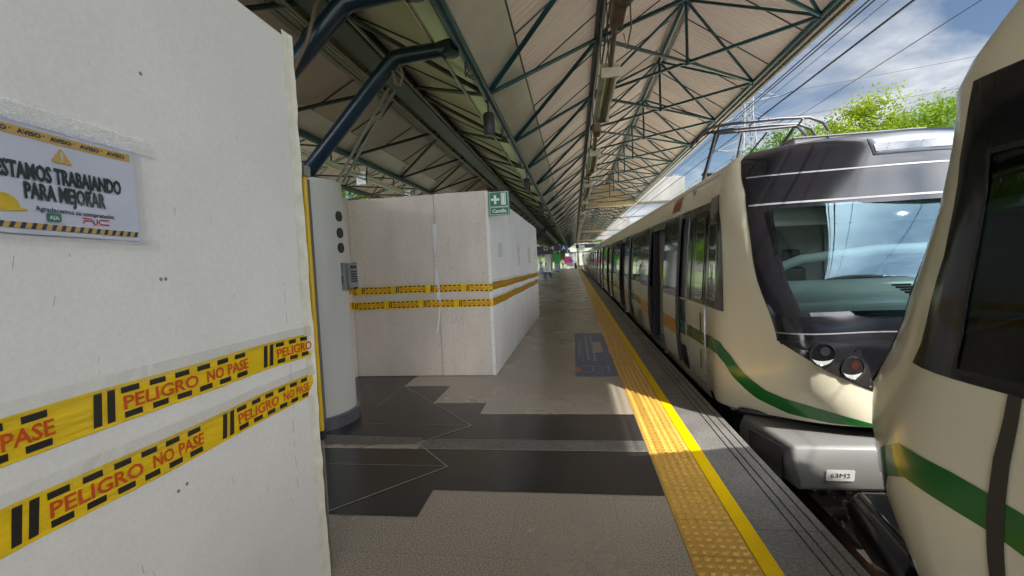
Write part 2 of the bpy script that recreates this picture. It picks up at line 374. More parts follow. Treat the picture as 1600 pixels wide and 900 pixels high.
for x0,x1,y0,y1 in ((-3.4,-.99,2.49,2.81),(-3.4,.505,2.81,3.45),(-3.4,.505,3.64,4.29),(-3.4,-.99,4.29,4.64),(-3.4,-1.58,4.64,5.31),(-3.4,-2.18,5.31,5.83)):
    g.quad((x0,y0,.004),(x1,y0,.004),(x1,y1,.004),(x0,y1,.004))
struct(g.build('dark_paving','floor_dark'))
g=MB(); g.quad((-1.33,3.45,.004),(.505,3.45,.004),(.505,3.64,.004),(-1.33,3.64,.004)); g.quad((-2.35,3.53,.0045),(-1.36,3.55,.0045),(-1.36,3.68,.0045),(-2.35,3.74,.0045)); struct(g.build('light_paving_strip','floor_strip'))
g=MB()
def inlay(pts,w=.004):
    for (x0,y0),(x1,y1) in zip(pts,pts[1:]):
        d=Vector((x1-x0,y1-y0,0)).normalized(); n=Vector((-d.y,d.x,0))*w
        g.quad((x0-n.x,y0-n.y,.008),(x1-n.x,y1-n.y,.008),(x1+n.x,y1+n.y,.008),(x0+n.x,y0+n.y,.008))
inlay([(-2.18,5.32),(-1.0,3.97),(-1.37,3.56),(-.99,3.14),(-1.57,2.51)]); inlay([(-2.18,5.32),(-2.17,4.54)],.003); inlay([(-2.03,4.01),(-1.01,3.98)],.0015); inlay([(-1.94,3.15),(-1.01,3.15)],.0015)
inlay([(-1.3,3.45),(.505,3.45)],.003); inlay([(-1.24,3.642),(.505,3.642)],.003)
struct(g.build('inlay_lines','inlay'))
g=MB()   # dark expansion joints across the floor further on
for y in (5.0,21.2,33.0): g.quad((-5.6 if y>20 else -2.9,y,.003),(.5 if y>20 else -2.2,y,.003),(.5 if y>20 else -2.2,y+.05,.003),(-5.6 if y>20 else -2.9,y+.05,.003))
struct(g.build('floor_joints','dark_recess'))
# tactile strip with real studs near the camera
g=MB(); ty=-1.21
g.box(.512,.815,-8,84,-.05,.005)
n=10; P=.0525
for i in range(int(3/ P),int(21/P)):
    y=i*P+.02
    if (i%6)==5: pass
    for j in range(6):
        x=.512+.026+j*.0502; r=.0165
        vs=[];fs=[]
        nn=10 if y<7 else 6
        for rr,h in ((r,.005),(r*.90,.0125),(r*.62,.0145)):
            vs+= [(x+rr*math.cos(2*math.pi*k/nn),y-1.9+rr*math.sin(2*math.pi*k/nn),h) for k in range(nn)]
        for a in range(2):
            for k in range(nn): fs.append((a*nn+k,a*nn+(k+1)%nn,(a+1)*nn+(k+1)%nn,(a+1)*nn+k))
        fs.append(tuple(range(2*nn,3*nn))); g.add(vs,fs)
struct(g.build('tactile_paving','tactile',smooth=True))
g=MB()
for k in range(-20,240): 
    y=k*.315+.03; g.quad((.513,y,.0056),(.814,y,.0056),(.814,y+.003,.0056),(.513,y+.003,.0056))
g.quad((.8152,-8,.0005),(.8205,-8,.0005),(.8205,84,.0005),(.8152,84,.0005))
struct(g.build('tactile_joints','groove_dark'))
g=MB(); g.box(.8205,.905,-8,84,-.05,.006); struct(g.build('yellow_line','line_yellow'))
g=MB()
for x0,x1 in ((.907,1.112),(1.121,1.163),(1.172,1.232),(1.241,1.285)):
    for k in range(-4,37):
        y0=2.49+k*2.3; g.box(x0,x1,y0+.003,y0+2.297,-.05,0)
g.box(.906,1.285,-7,84,-.30,-.012)
struct(g.build('platform_edge_coping','coping',bevel=.002,seg=1))

# ---------------------------------------------------------------- floor sticker
st=thing('floor_sticker','worn blue floor sticker with pale text lines beside the yellow studded strip','sticker',(.24,7.4,.0))
f=lambda a,b:(-.04+a,5.70+b,.0032)
g=MB(); poly2(g,[(x,y) for x,y in rrect(0,.535,0,3.35,.06)],f); g.build('sheet','sticker_blue',st)
g=MB(); f2=lambda a,b:(-.04+a,5.70+b,.0062)
rnd=random.Random(3)
for xx,y0,y1,wd in ((.055,1.2,2.5,.03),(.18,.9,3.0,.035),(.275,.85,2.95,.035)):
    y=y0
    while y<y1:
        l=rnd.uniform(.07,.28); poly2(g,[(xx,y),(xx+wd,y),(xx+wd,min(y+l,y1)),(xx,min(y+l,y1))],f2); y+=l+.045
poly2(g,[(.115,.75),(.121,.75),(.121,3.0),(.115,3.0)],f2)
def outline(pts,wd=.008):
    for (a,b),(c,d) in zip(pts,pts[1:]+pts[:1]):
        v=Vector((c-a,d-b)); 
        if v.length<1e-6: continue
        v.normalize(); nx,ny=-v.y*wd/2,v.x*wd*2
        poly2(g,[(a-nx,b-ny),(c-nx,d-ny),(c+nx,d+ny),(a+nx,b+ny)],f2)
outline([(.15+.10*math.cos(t),.38+.20*math.sin(t)) for t in np.linspace(0,6.2,14)][:-1]); outline([(.30+.075*math.cos(t),.36+.19*math.sin(t)) for t in np.linspace(0,6.2,12)][:-1]); outline([(.44,.2),(.47,.42),(.445,.6)])
g.build('printed_lines','sticker_line',st)
g=MB(); poly2(g,rrect(.30,.44,1.45,2.35,.05),f2); g.build('white_tag','sticker_tag',st)
g=MB(); poly2(g,[(0.003+.075*max(math.cos(t),0)*1.2,.36+.16*math.sin(t)) for t in np.linspace(-1.57,1.57,12)],f2); g.build('orange_blob','sticker_orange',st)

# ---------------------------------------------------------------- canopy
Y0,Y1=-7.15,79.
A_=(2.97,4.24); B_=(1.70,5.12); C_=(.40,4.27); E_=(-.855,3.33); XC=-2.16; F_=(XC,4.03)
mir=lambda p:(2*XC-p[0],p[1])
canopy=thing('platform_canopy','long folded station roof of ribbed sheets on teal lattice trusses above the platform','canopy',(XC,3,0))
def panel(name,p,q,mt,up=.03,y0=Y0,y1=Y1,th=.04):
    g=MB()
    if mt=='roof_sheet': g.quad((p[0],y0,p[1]+up),(q[0],y0,q[1]+up),(q[0],y1,q[1]+up),(p[0],y1,p[1]+up))
    else: g.hexa([(p[0],y0,p[1]+up),(q[0],y0,q[1]+up),(q[0],y0,q[1]+up+th),(p[0],y0,p[1]+up+th)],[(p[0],y1,p[1]+up),(q[0],y1,q[1]+up),(q[0],y1,q[1]+up+th),(p[0],y1,p[1]+up+th)])
    return g.build(name,mt,canopy)
def lerp(p,q,t): return (p[0]+(q[0]-p[0])*t,p[1]+(q[1]-p[1])*t)
for mf in (lambda p:p,mir):
    a,b,c,e=[mf(p) for p in (A_,B_,C_,E_)]; ff=F_
    panel('roof_sheet',lerp(e,c,.27),c,'roof_sheet'); panel('gutter_flashing',e,lerp(e,c,.298),'flashing',up=.012)
    panel('roof_sheet',c,lerp(b,c,.07),'roof_sheet'); panel('ridge_strip',lerp(b,c,.098),b,'flashing',up=.05)
    panel('ridge_strip',b,lerp(b,a,.098),'flashing',up=.05); panel('roof_sheet',lerp(b,a,.07),(a[0]+(.10 if a[0]>0 else -.10),a[1]-.06),'roof_sheet')
    panel('gutter_flashing',e,lerp(e,ff,.228),'flashing',up=.012); panel('roof_sheet',lerp(e,ff,.20),ff,'roof_sheet_opaque')
    s_=1 if a[0]>0 else -1
    g=MB(); g.tube([(c[0],Y0,c[1]-.03),(c[0],Y1,c[1]-.03)],.055,10); g.build('purlin_tube','steel_dark',canopy,smooth=True)
    g=MB(); g.tube([(b[0],Y0,b[1]-.04),(b[0],Y1,b[1]-.04)],.045,10); g.build('purlin_tube','steel_teal',canopy,smooth=True)
    g=MB(); g.tube([(e[0],Y0,e[1]-.03),(e[0],Y1,e[1]-.03)],.05,10); g.build('purlin_tube','steel_teal',canopy,smooth=True)
    g=MB(); g.tube([(a[0],Y0,a[1]-.03),(a[0],Y1,a[1]-.03)],.04,10); g.build('purlin_tube','steel_teal',canopy,smooth=True)
    g=MB(); g.box(min(a[0]+s_*.03,a[0]+s_*.075),max(a[0]+s_*.03,a[0]+s_*.075),Y0,Y1,a[1]-.10,a[1]-.02); g.box(min(a[0]+s_*.09,a[0]+s_*.13),max(a[0]+s_*.09,a[0]+s_*.13),Y0,Y1,a[1]-.13,a[1]+.03); g.build('eave_gutter',['pipe_grey'],canopy)
    g=MB(); p=lerp(e,c,.30); g.tube([(p[0],Y0,p[1]+.02),(p[0],Y1,p[1]+.02)],.012,6); g.build('flashing_edge','steel_dark',canopy)
g=MB(); g.box(XC-.14,XC+.14,Y0,Y1,F_[1]-.22,F_[1]+.02); g.build('ridge_beam','steel_dark',canopy,bevel=.02)
g=MB()
for dx,dz,r in ((-.34,-.20,.022),(-.29,-.22,.022),(-.24,-.22,.03),(-.18,-.25,.018),(.19,-.22,.02)): g.tube([(XC+dx,Y0,F_[1]+dz),(XC+dx,Y1,F_[1]+dz)],r,6)
g.box(XC-.46,XC-.38,Y0,Y1,F_[1]-.21,F_[1]-.16); g.build('conduit_bundle','pipe_grey',canopy,smooth=False)
# one bay of bracing, then copies
def bays(name,segs,mt,n0,n1,nm_first):
    g=MB()
    for p,q,r in segs: g.tube([p,q],r,6)
    if 'bracing' in name or 'truss' in name:
        for e_ in {tuple(round(v,3) for v in a) for s_ in segs for a in s_[:2]}: g.lathe(e_,[(.02,-.045),(.045,-.02),(.045,.02),(.02,.045)],8)
    first=g.build(name,mt,canopy,local=True,smooth=True)
    first.location=(0,2*n0,0)
    for k in range(n0+1,n1):
        c=first.copy(); C.objects.link(c); c.parent=canopy; c.location=(0,2*k,0)
L=lambda p,y,dz=0:(p[0]-XC,y-3,p[1]+dz)      # canopy-local
yo=5.88-6; yd=6.85-6                          # node phase
for side,mf in ((0,lambda p:p),(1,mir)):
    a,b,c,e=[mf(p) for p in (A_,B_,C_,E_)]; d=(b[0],A_[1]-.02); ff=F_
    y=yo; m=yd; n_=-3; q=38
    bays('truss_bay',[(L(c,y,-.03),L(d,m),.024),(L(d,m),L(a,y,-.03),.024),(L(d,m),L(a,y+2,-.03),.024),(L(d,m),L(c,y+2,-.03),.022),(L(d,m),L(b,m,-.04),.022),
        (L(b,m,-.04),L(a,y,-.03),.020),(L(b,m,-.04),L(a,y+2,-.03),.022),(L(b,m,-.04),L(c,y,-.03),.022),(L(b,m,-.04),L(c,y+2,-.03),.020)],'steel_teal',n_,q,'')
    bays('valley_bracing',[(L(e,m,-.03),L(c,y,-.03),.026),(L(e,m,-.03),L(c,y+2,-.03),.026)],'steel_teal',n_,q,'')
    bays('ridge_bracing',[(L(e,m,-.03),L(ff,y,-.12),.024),(L(e,m,-.03),L(ff,y+2,-.12),.024)],'steel_dark',n_,q,'')
    h=lambda p,q_,t,y_:L(lerp(p,q_,t),y_,.022)
    bays('sheet_rib',[(h(e,c,.30,y+1.45),h(e,c,1,y+1.45),.008),(h(e,c,.30,y+.45),h(e,c,1,y+.45),.008),(h(c,b,0,y+.45),h(c,b,.9,y+.45),.008),(h(c,b,0,y+1.45),h(c,b,.9,y+1.45),.008),(h(b,a,.1,y+.45),h(b,a,1,y+.45),.008),(h(b,a,.1,y+1.45),h(b,a,1,y+1.45),.008),(h(e,ff,.23,y+.45),h(e,ff,1,y+.45),.008),(h(e,ff,.23,y+1.45),h(e,ff,1,y+1.45),.008)],'steel_dark',n_,q,'')
# gable infills above the concrete cross beams
for by in (22.4,43.6,64.8):
    for mf in (lambda p:p,mir):
        a,b,c=[mf(p) for p in (A_,B_,C_)]
        g=MB(); g.hexa([(c[0],by,c[1]),(a[0],by,a[1]),(b[0],by,b[1])],[(c[0],by+.05,c[1]),(a[0],by+.05,a[1]),(b[0],by+.05,b[1])]); g.build('gable_infill','infill_tan',canopy)
for by,lab in ((22.5,'nearest weathered concrete cross beam beyond the canopy edge above the train'),(43.7,'middle one of the concrete cross beams seen past the canopy edge'),(64.9,'farthest small concrete cross beam at the end of the canopy')):
    t=thing('concrete_beam',lab,'beam',(3,by,4.05),'concrete beams crossing over the track')
    g=MB(); g.box(2.97+.16,5.35,by,by+1.1,4.1,5.22); g.build('beam_end','concrete',t,bevel=.02)
    g=MB(); g.box(.42,2.97+.155,by+.06,by+.5,4.02,4.2) if by>5 else g.box(2.5,3.12,by+.06,by+.5,4.27,4.45); g.build('ledge','infill_tan',t)
    if by>5: g=MB(); g.box(5.05,5.36,by+1.2,by+1.5,4.1,5.5); g.build('end_pier','concrete',t)

# ---------------------------------------------------------------- columns
def column(y,lab):
    t=thing('station_column',lab,'column',(-2.68,y,0),'grey concrete station columns')
    prof=[]
    for k in range(40):
        a=2*math.pi*k/40; prof.append((.41*math.cos(a),.41*math.sin(a)+(.42 if math.sin(a)>=0 else -.42)))
    yc=y+.40; g=MB(); g.lathe((-2.66,yc,0),[(.415,0),(.405,2.36)],48); g.build('shaft','column_concrete',t,smooth=True)
    g=MB(); g.lathe((-2.66,yc,0),[(.45,0),(.448,.115),(.43,.12)],48); g.box(-2.97,-2.335,y-.72,yc-.26,0,.12); g.build('base_band','column_base',t,smooth=True)
    g=MB(); g.hexa([(-2.95,y-.70,0),(-2.36,y-.70,0),(-2.36,yc-.30,0),(-2.95,yc-.30,0)],[(-2.94,y-.68,2.36),(-2.385,y-.68,2.36),(-2.385,yc-.30,2.36),(-2.94,yc-.30,2.36)]); g.build('flat_shaft','column_concrete',t,bevel=.05,seg=4)
    g=MB(); g.box(-2.40,-2.352,yc-.315,yc-.285,.125,2.33); g.build('shaft_groove','groove',t)
    g=MB()
    for z in (2.02,1.86,1.715): g.lathe((-2.256,yc+.0,z),[(.050,0),(.050,.016)],20,axis='x')
    g.build('service_hole','dark_recess',t)
    for s in (-1,1):
        for m in (0,1):
            X=lambda x: x if m==0 else 2*-2.68-x+.0
            yb=y+(.20 if s>0 else -.78); ye=y+(.04 if s>0 else -.80)
            path=[(-2.50,yb,2.28),(-2.42,yb,2.42),(-1.50,ye+.01,3.235),(-1.44,ye,3.275),(-1.34,ye,3.29),(-1.02,ye-.03,3.29)] if m==0 else [(-2.9,yb,2.3),(-2.98,yb,2.42),(-3.45,yb,3.0),(-3.47,yb,3.28)]
            g=MB(); g.tube(path,[.055,.067,.067,.067,.067,.06] if m==0 else .075,14); g.build('branch_arm','arm_blue',t,smooth=True)
            if m==0:
                g=MB(); g.tube([(-1.03,ye-.03,3.28),(-.95,ye-.04,3.30),(-.88,ye-.04,3.31)],[.075,.065,.05],12); g.lathe((-.95,ye-.04,3.28),[(.03,-.06),(.07,-.05),(.07,.05),(.03,.06)],14); g.build('saddle_joint','steel_dark',t,smooth=True)
    return t
col1=column(3.72,'grey concrete column with blue branching arms between the white hoardings'); 
column(25.4,'grey concrete column standing beyond the far end of the hoarding'); column(47.0,'pale concrete column far down the platform beside the green kiosk')
# cables looped round the first arms
for lab,path,r in (('brown cable hanging in a loop beneath the nearer blue branch arm',[(-1.50,2.85,3.42),(-1.60,2.82,3.22),(-1.66,2.80,3.0),(-1.80,2.80,2.78),(-2.02,2.80,2.66)],.014),('short black hose hanging under the farther blue branch arm',[(-1.40,3.75,3.22),(-1.38,3.75,3.12),(-1.41,3.75,3.04),(-1.45,3.75,3.06),(-1.47,3.75,3.17)],.012)):
    g=MB(); P_=[Vector(p) for p in path]
    fine=[tuple(P_[i].lerp(P_[i+1],t/4)) for i in range(len(P_)-1) for t in range(4)]+[path[-1]]
    g.tube(fine,r,8); tag(g.build('hanging_cable','conduit_brown',smooth=True),lab,'cable')
g=MB()
for dy,dx in ((-.03,0),(.03,.03)): g.tube([(-2.35+dx,4.35+dy,2.40),(-1.62+dx,4.05+dy,3.14)],.014,6)
tag(g.build('conduit_pair','pipe_grey',smooth=True),'thin grey conduits running up behind the farther blue branch arm','conduit')
# intercom
t=thing('intercom_box','grey emergency intercom box with ribbed side on the concrete column','intercom',(-2.3,4.28,1.3))
g=MB(); g.box(-2.37,-2.22,4.10,4.29,1.30,1.57); g.build('casing','box_grey',t,bevel=.008)
g=MB(); g.box(-2.2195,-2.185,4.13,4.30,1.32,1.56); g.build('front_plate','box_grey',t,bevel=.004)
g=MB(); g.box(-2.25,-2.19,4.30,4.305,1.30,1.57,0)
g.build('back_plate','metal_frame',t)
g=MB()
for k in range(5): g.box(-2.1845,-2.176,4.16,4.27,1.375+k*.024,1.389+k*.024)
g.box(-2.1845,-2.178,4.16,4.27,1.51,1.54); g.build('ribbed_grille','dark_recess',t)
g=MB(); g.tube([(-2.29,4.18,1.57),(-2.29,4.18,1.62),(-2.30,4.26,1.66),(-2.32,4.30,1.71)],.018,8); g.build('cable_stub','box_grey',t,smooth=True)
g=MB()
for k in range(5): g.box(-2.338+k*.022,-2.328+k*.022,4.094,4.0995,1.36,1.44)
g.lathe((-2.33,4.0995,1.47),[(.012,-.004),(.012,0)],12,axis='y'); g.build('speaker_slots','dark_recess',t)

# ---------------------------------------------------------------- hoardings
hl=thing('site_hoarding','big pale board hoarding close to the camera with the notice stuck on it','hoarding',(-1.3,0,0))
g=MB(); g.box(-1.29,-1.24,-3.2,1.94,0,2.55); g.build('side_board','board',hl,bevel=.003,seg=1)
g=MB(); g.box(-5.4,-1.291,1.89,1.94,0,2.55); g.build('end_board','board_cool',hl)
g=MB()
zs=np.linspace(0.0,2.57,40); rr_=random.Random(5); ww=[(rr_.uniform(-.004,.006),rr_.uniform(-.003,.004)) for _ in zs]
g.grid([[(-1.2365,1.885+w_[0],z),(-1.2355,1.925,z),(-1.232+w_[1]*.5,1.948+w_[1],z),(-1.245,1.957+w_[1],z),(-1.285,1.958,z)] for z,w_ in zip(zs,ww)]); g.build('corner_trim','board_edge',hl,solid=.0015)
g=MB()
rr_=random.Random(11)
def scr(y,z0,z1,wd,broken=True):
    z=z0
    while z<z1:
        l=rr_.uniform(.02,.09); dy=rr_.uniform(-.001,.001); g.quad((-1.2392,y+dy,z),(-1.2392,y+wd+dy,z),(-1.2392,y+wd+dy,min(z+l,z1)),(-1.2392,y+dy,min(z+l,z1))); z+=l+(rr_.uniform(.005,.05) if broken else 0)
scr(1.762,.55,.86,.002); scr(1.772,.9,1.46,.0017)
for y,z in ((1.191,2.102),(1.196,1.497),(1.212,1.497),(1.222,.847),(1.19,.84)):
    g.add([(-1.239,y+.006*math.cos(t),z+.006*math.sin(t)) for t in np.linspace(0,5.5,8)],[tuple(range(8))])
for k in range(46):
    y=rr_.uniform(.75,1.9); z=rr_.uniform(.5,2.4); a=rr_.uniform(-.4,.4); l=rr_.uniform(.004,.03); wd=rr_.uniform(.0005,.0014)
    g.quad((-1.2391,y,z),(-1.2391,y+wd,z),(-1.2391,y+wd+a*l,z+l),(-1.2391,y+a*l,z+l))
g.build('board_marks','pencil',hl)
hf=thing('site_hoarding','long white board hoarding with a corner, seams and the green stretcher sign on top','hoarding',(-2,6,0))
HX=lambda y:-1.08+(y-5.78)*.0125
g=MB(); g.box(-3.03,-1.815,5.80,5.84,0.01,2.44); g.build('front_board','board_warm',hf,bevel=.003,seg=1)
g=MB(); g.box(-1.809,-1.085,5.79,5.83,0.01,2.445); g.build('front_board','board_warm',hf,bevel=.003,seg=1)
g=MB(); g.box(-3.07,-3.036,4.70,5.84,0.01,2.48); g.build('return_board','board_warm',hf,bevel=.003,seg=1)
ys=[5.785,7.0,8.22,9.44,10.66,11.8,12.3]
for i,(y0,y1) in enumerate(zip(ys,ys[1:])):
    g=MB(); z=2.43-.006*(y0-5.8); x0,x1=HX(y0+.004),HX(y1-.004)
    g.hexa([(x0-.04,y0+.004,.01),(x0,y0+.004,.01),(x1,y1-.004,.01),(x1-.04,y1-.004,.01)],[(x0-.04,y0+.004,z),(x0,y0+.004,z),(x1,y1-.004,z-.01*(i%2)),(x1-.04,y1-.004,z-.01*(i%2))]); g.build('side_board','board_cool',hf)
g=MB(); g.box(-3.0,-1.06,12.30,12.34,.01,2.39); g.build('end_board','board_cool',hf)
g=MB(); rr_=random.Random(9)
for x,z0,z1,wd in ((-1.64,.04,2.2,.002),(-2.86,.3,2.2,.0015),(-2.83,1.1,1.6,.003),(-1.5,.1,1.0,.0015)):
    z=z0
    while z<z1:
        l=rr_.uniform(.03,.2); g.quad((x,5.786,z),(x+wd,5.786,z),(x+wd,5.786,min(z+l,z1)),(x,5.786,min(z+l,z1))); z+=l+rr_.uniform(.01,.1)
for k in range(60):
    x=rr_.uniform(-3.0,-1.1); z=rr_.uniform(.05,2.3); r=rr_.uniform(.002,.006)
    yy=5.798 if x<-1.815 else 5.788
    g.add([(x+r*math.cos(t),yy,z+r*1.6*math.sin(t)) for t in np.linspace(0,5.2,6)],[tuple(range(6))])
pts=[(-1.66+.012*i,.75+.03*math.sin(i*1.3)) for i in range(14)]
for (a,b),(c,d) in zip(pts,pts[1:]): g.quad((a,5.788,b),(c,5.788,d),(c,5.788,d+.006),(a,5.788,b+.006))

for x in (-3.0,-2.42,-1.845,-1.78,-1.10):
    for z in np.arange(.12,2.4,.3): 
        yy=5.798 if x<-1.815 else 5.788
        g.add([(x+.006*math.cos(t)+rr_.uniform(-.004,.004),yy,z+.006*math.sin(t)) for t in np.linspace(0,5.2,6)],[tuple(range(6))])
g.build('board_marks','pencil',hf)
g=MB(); g.grid([[(-1.84+.01*math.sin(z*9),5.786,z),(-1.80+.012*math.sin(z*7),5.783,z)] for z in np.linspace(1.0,2.05,14)]); g.grid([[(-1.86,5.75,.60),(-1.85,5.76,.60)],[(-1.83,5.775,.78),(-1.815,5.78,.78)],[(-1.81,5.786,.98),(-1.795,5.786,.98)]]); g.build('peeling_tape','paper_white',hf)
# tarp edge lying over the top of the box
g=MB(); g.tube([(-3.1,5.9,2.46),(-2.6,5.88,2.50),(-2.2,5.9,2.47)],.012,6); tag(g.build('roof_batten','conduit_brown'),'thin brown batten lying on top of the far white hoarding','batten')

# ---------------------------------------------------------------- warning tapes
def tape(lab,fn,length,phase,period,wd=.105,clear=True,seed=1):
    r_=random.Random(seed); kk=[r_.uniform(-1,1) for _ in range(6)]
    wob=lambda a:.0045*math.sin(a*3.1+kk[0]*3)+.002*math.sin(a*9+kk[1]*3)
    F=lambda a,b,o: fn(a,b+wob(a),o+.0009*math.sin(a*13+b*25+kk[2])+.0007*math.sin(a*47-b*60+kk[3]*5))
    nst=max(8,int(length/.035)); g=MB()
    g.grid([[F(length*i/nst,-wd/2+wd*j/4,.0035) for j in range(5)] for i in range(nst+1)])
    gb=g; gt=MB(); h=wd/.105
    n0=int((0-phase)/period)-2
    def strip(a0,a1,b0,b1,sk=0.):
        a0c,a1c=max(a0,.002),min(a1,length-.002)
        if a1c-a0c<.004: return
        m=max(1,int((a1c-a0c)/.03))
        gb.grid([[F(a0c+(a1c-a0c)*i/m,b0,.0052),F(a0c+(a1c-a0c)*i/m+sk,b1,.0052)] for i in range(m+1)],1)
    for k in range(n0,int(length/period)+3):
        a=phase+k*period; s=period/.61
        strip(a,a+.020*s,-.042*h,.044*h,.008); strip(a+.033*s,a+.053*s,-.042*h,.044*h,.008)
        for j in range(6): 
            q=a+(.075+j*.079)*s
            strip(q,q+.049*s,.026*h,.043*h); strip(q+.004,q+.053*s,-.043*h,-.026*h)
        for word,q,w_ in (('PELIGRO',a+.078*s,.235*s),('NO PASE',a+.345*s,.185*s)):
            if q<.002 or q+w_>length-.002: 
                # clip letter by letter
                ws=w_/len(word)
                for i_,ch in enumerate(word):
                    if ch!=' ' and q+i_*ws>.002 and q+(i_+1)*ws<length-.002: put_text(gt,ch,.053*h,lambda x,y:F(x,y,.0062),q+i_*ws,-.019*h,.020,width=ws*.82)
                continue
            put_text(gt,word,.053*h,lambda x,y:F(x,y,.0062),q,-.019*h,.020,width=w_)
    root=tag(g.build('warning_tape',['tape_yellow','tape_black'],smooth=True),lab,'warning tape','yellow warning tapes stuck on the hoardings'); gt.build('lettering','tape_red',root)
    if clear:
        g=MB(); g.grid([[F(length*i/nst,wd/2-.012,.0072),F(length*i/nst,wd/2+.034+.002*math.sin(i*.31),.0075)] for i in range(nst+1)]); g.build('clear_tape','clear_tape',root)
    return root
tape('upper tape PELIGRO NO PASE across the big near hoarding',lambda a,b,o:(-1.24+o,.30+a,1.166+b-.004*a),1.645,.665,.64,clear=True,seed=1)
tape('lower tape PELIGRO NO PASE across the big near hoarding',lambda a,b,o:(-1.24+o,.30+a,.972+b),1.645,.478,.595,seed=2)
tape('upper tape on the front face of the far white hoarding',lambda a,b,o:(-3.03+a,5.789-o,1.20+b-.008*a),1.95,.13,.49,seed=3)
tape('lower tape on the front face of the far white hoarding',lambda a,b,o:(-3.03+a,5.789-o,.995+b-.006*a),1.95,.02,.49,seed=4)
tape('upper tape running along the long side of the far hoarding',lambda a,b,o:(HX(5.79+a)+o,5.79+a,1.193+b-.009*a),6.5,.05,.60,seed=5)
tape('lower tape running along the long side of the far hoarding',lambda a,b,o:(HX(5.79+a)+o,5.79+a,.982+b-.006*a),6.5,.3,.60,seed=6)
t=tape('short upper tape end on the return board behind the column',lambda a,b,o:(-3.036+o,5.05+a,1.21+b),.74,.1,.49,clear=False,seed=7)
t=tape('short lower tape end on the return board behind the column',lambda a,b,o:(-3.036+o,5.05+a,1.0+b),.74,.2,.49,clear=False,seed=8)
# yellow pole by the edge
t=thing('barrier_pole','thin yellow pole with a black end cap standing at the near hoarding edge','pole',(-1.315,2.02,.5))
g=MB(); g.tube([(-1.287,2.05,.70),(-1.285,2.05,1.97)],.0125,10); g.build('tube','barrier_yellow',t,smooth=True)
g=MB(); g.box(-1.302,-1.274,2.035,2.065,.655,.70); g.build('end_cap','speaker_black',t)
g=MB(); g.tube([(-1.287,2.05,0),(-1.287,2.05,.656)],.006,8); g.build('foot','pipe_grey',t)
g=MB(); g.box(-1.315,-1.265,2.02,2.075,1.96,2.01); g.build('clamp','metal_frame',t)

# ---------------------------------------------------------------- main notice
nt_=thing('notice_sheet','large notice sheet ESTAMOS TRABAJANDO PARA MEJORAR taped on the near hoarding','notice',(-1.24,.96,1.76))
LN=.372; TY=.768; ZB=1.622; H_=.268
def NF(o): return lambda a,b:(-1.24+o+.002*math.sin(a*14+b*5),TY+a*1.0,ZB+b-.010*(a/LN)-.004)
g=MB(); f=NF(.004); g.grid([[f(LN*i/16,H_*j/8) for j in range(9)] for i in range(17)]); g.build('paper','paper',nt_,smooth=True)
f=NF(.0055); g=MB(); g.grid([[f(.02+.34*i/10,.222),f(.02+.34*i/10,.244)] for i in range(11)]); g.grid([[f(.02+.345*i/10,.012),f(.02+.345*i/10,.026)] for i in range(11)]); g.build('yellow_band','notice_yellow',nt_)
f=NF(.0068); g=MB()
for k,s in enumerate(('AVISO','AVISO','AVISO','AVISO','AVISO')): put_text(g,s,.014,f,.033+k*.066,.228,.045,width=.048); 
for k in range(4): put_text(g,'·',.02,f,.085+k*.066,.228,.03)
for k in range(17): 
    a=.024+k*.0205; poly2(g,[(a,.012),(a+.009,.012),(a+.015,.026),(a+.006,.026)],f)

for i_,(dx_,dy_) in enumerate(((-.0010,0),(.0010,0),(0,.0009),(0,-.0009))):
    fo=NF(.0068+.00025*i_); put_text(g,'ESTAMOS TRABAJANDO',.052,fo,.190+dx_,.1265+dy_,.020,width=.275,align='c'); put_text(g,'PARA MEJORAR',.052,fo,.192+dx_,.0830+dy_,.020,width=.180,align='c')

put_text(g,'Agradecemos su comprensión.',.0165,f,.212,.0560,.022,width=.185,align='c'); g.build('lettering','ink',nt_)
g=MB(); tri=[(.165,.176),(.208,.176),(.1865,.214)]; poly2(g,[(.1665,.178),(.2065,.178),(.209,.181),(.189,.213),(.184,.213),(.164,.181)],f); g.build('warning_triangle','notice_yellow',nt_)
g=MB(); f3=NF(.0078); poly2(g,[(.1855,.188),(.1885,.188),(.1895,.205),(.1845,.205)],f3); poly2(g,[(.1855,.182),(.1885,.182),(.1885,.186),(.1855,.186)],f3); g.build('exclamation_mark','sign_white',nt_)
g=MB(); poly2(g,[(.060+.030*math.cos(t),.058+.030*math.sin(t)) for t in np.linspace(0,math.pi,16)]+[(.027,.053),(.060,.047),(.106,.053),(.098,.058)],f); g.build('hard_hat','helmet_yellow',nt_)
g=MB(); poly2(g,[(.140,.033),(.168,.033),(.172,.037),(.172,.054),(.144,.054),(.140,.050)],f); g.build('green_logo','logo_green',nt_)
g=MB(); put_text(g,'AIA',.0125,f3,.156,.0385,.03,width=.022,align='c'); g.build('logo_letters','sign_white',nt_)
g=MB(); put_text(g,'NATURALES',.0042,f,.156,.0285,.02,width=.044,align='c'); poly2(g,[(.22,.031),(.275,.031),(.275,.0315),(.22,.0315)],f); g.build('small_print','grey_ink',nt_)
g=MB()
def ln(p,q,wd=.0032):
    d=Vector((q[0]-p[0],q[1]-p[1])).normalized(); n=Vector((-d.y,d.x))*wd/2; poly2(g,[(p[0]-n.x,p[1]-n.y),(q[0]-n.x,q[1]-n.y),(q[0]+n.x,q[1]+n.y),(p[0]+n.x,p[1]+n.y)],f)
for p in ([(.220,.050),(.240,.050),(.243,.047),(.240,.044),(.224,.044),(.222,.036)],[(.2465,.047),(.2465,.040),(.249,.0365),(.254,.0365),(.2565,.040),(.2565,.050)],[(.287,.050),(.266,.050),(.262,.047),(.262,.040),(.266,.038),(.287,.038)]):
    for q,r in zip(p,p[1:]): ln(q,r)
g.build('red_logo','logo_red',nt_)
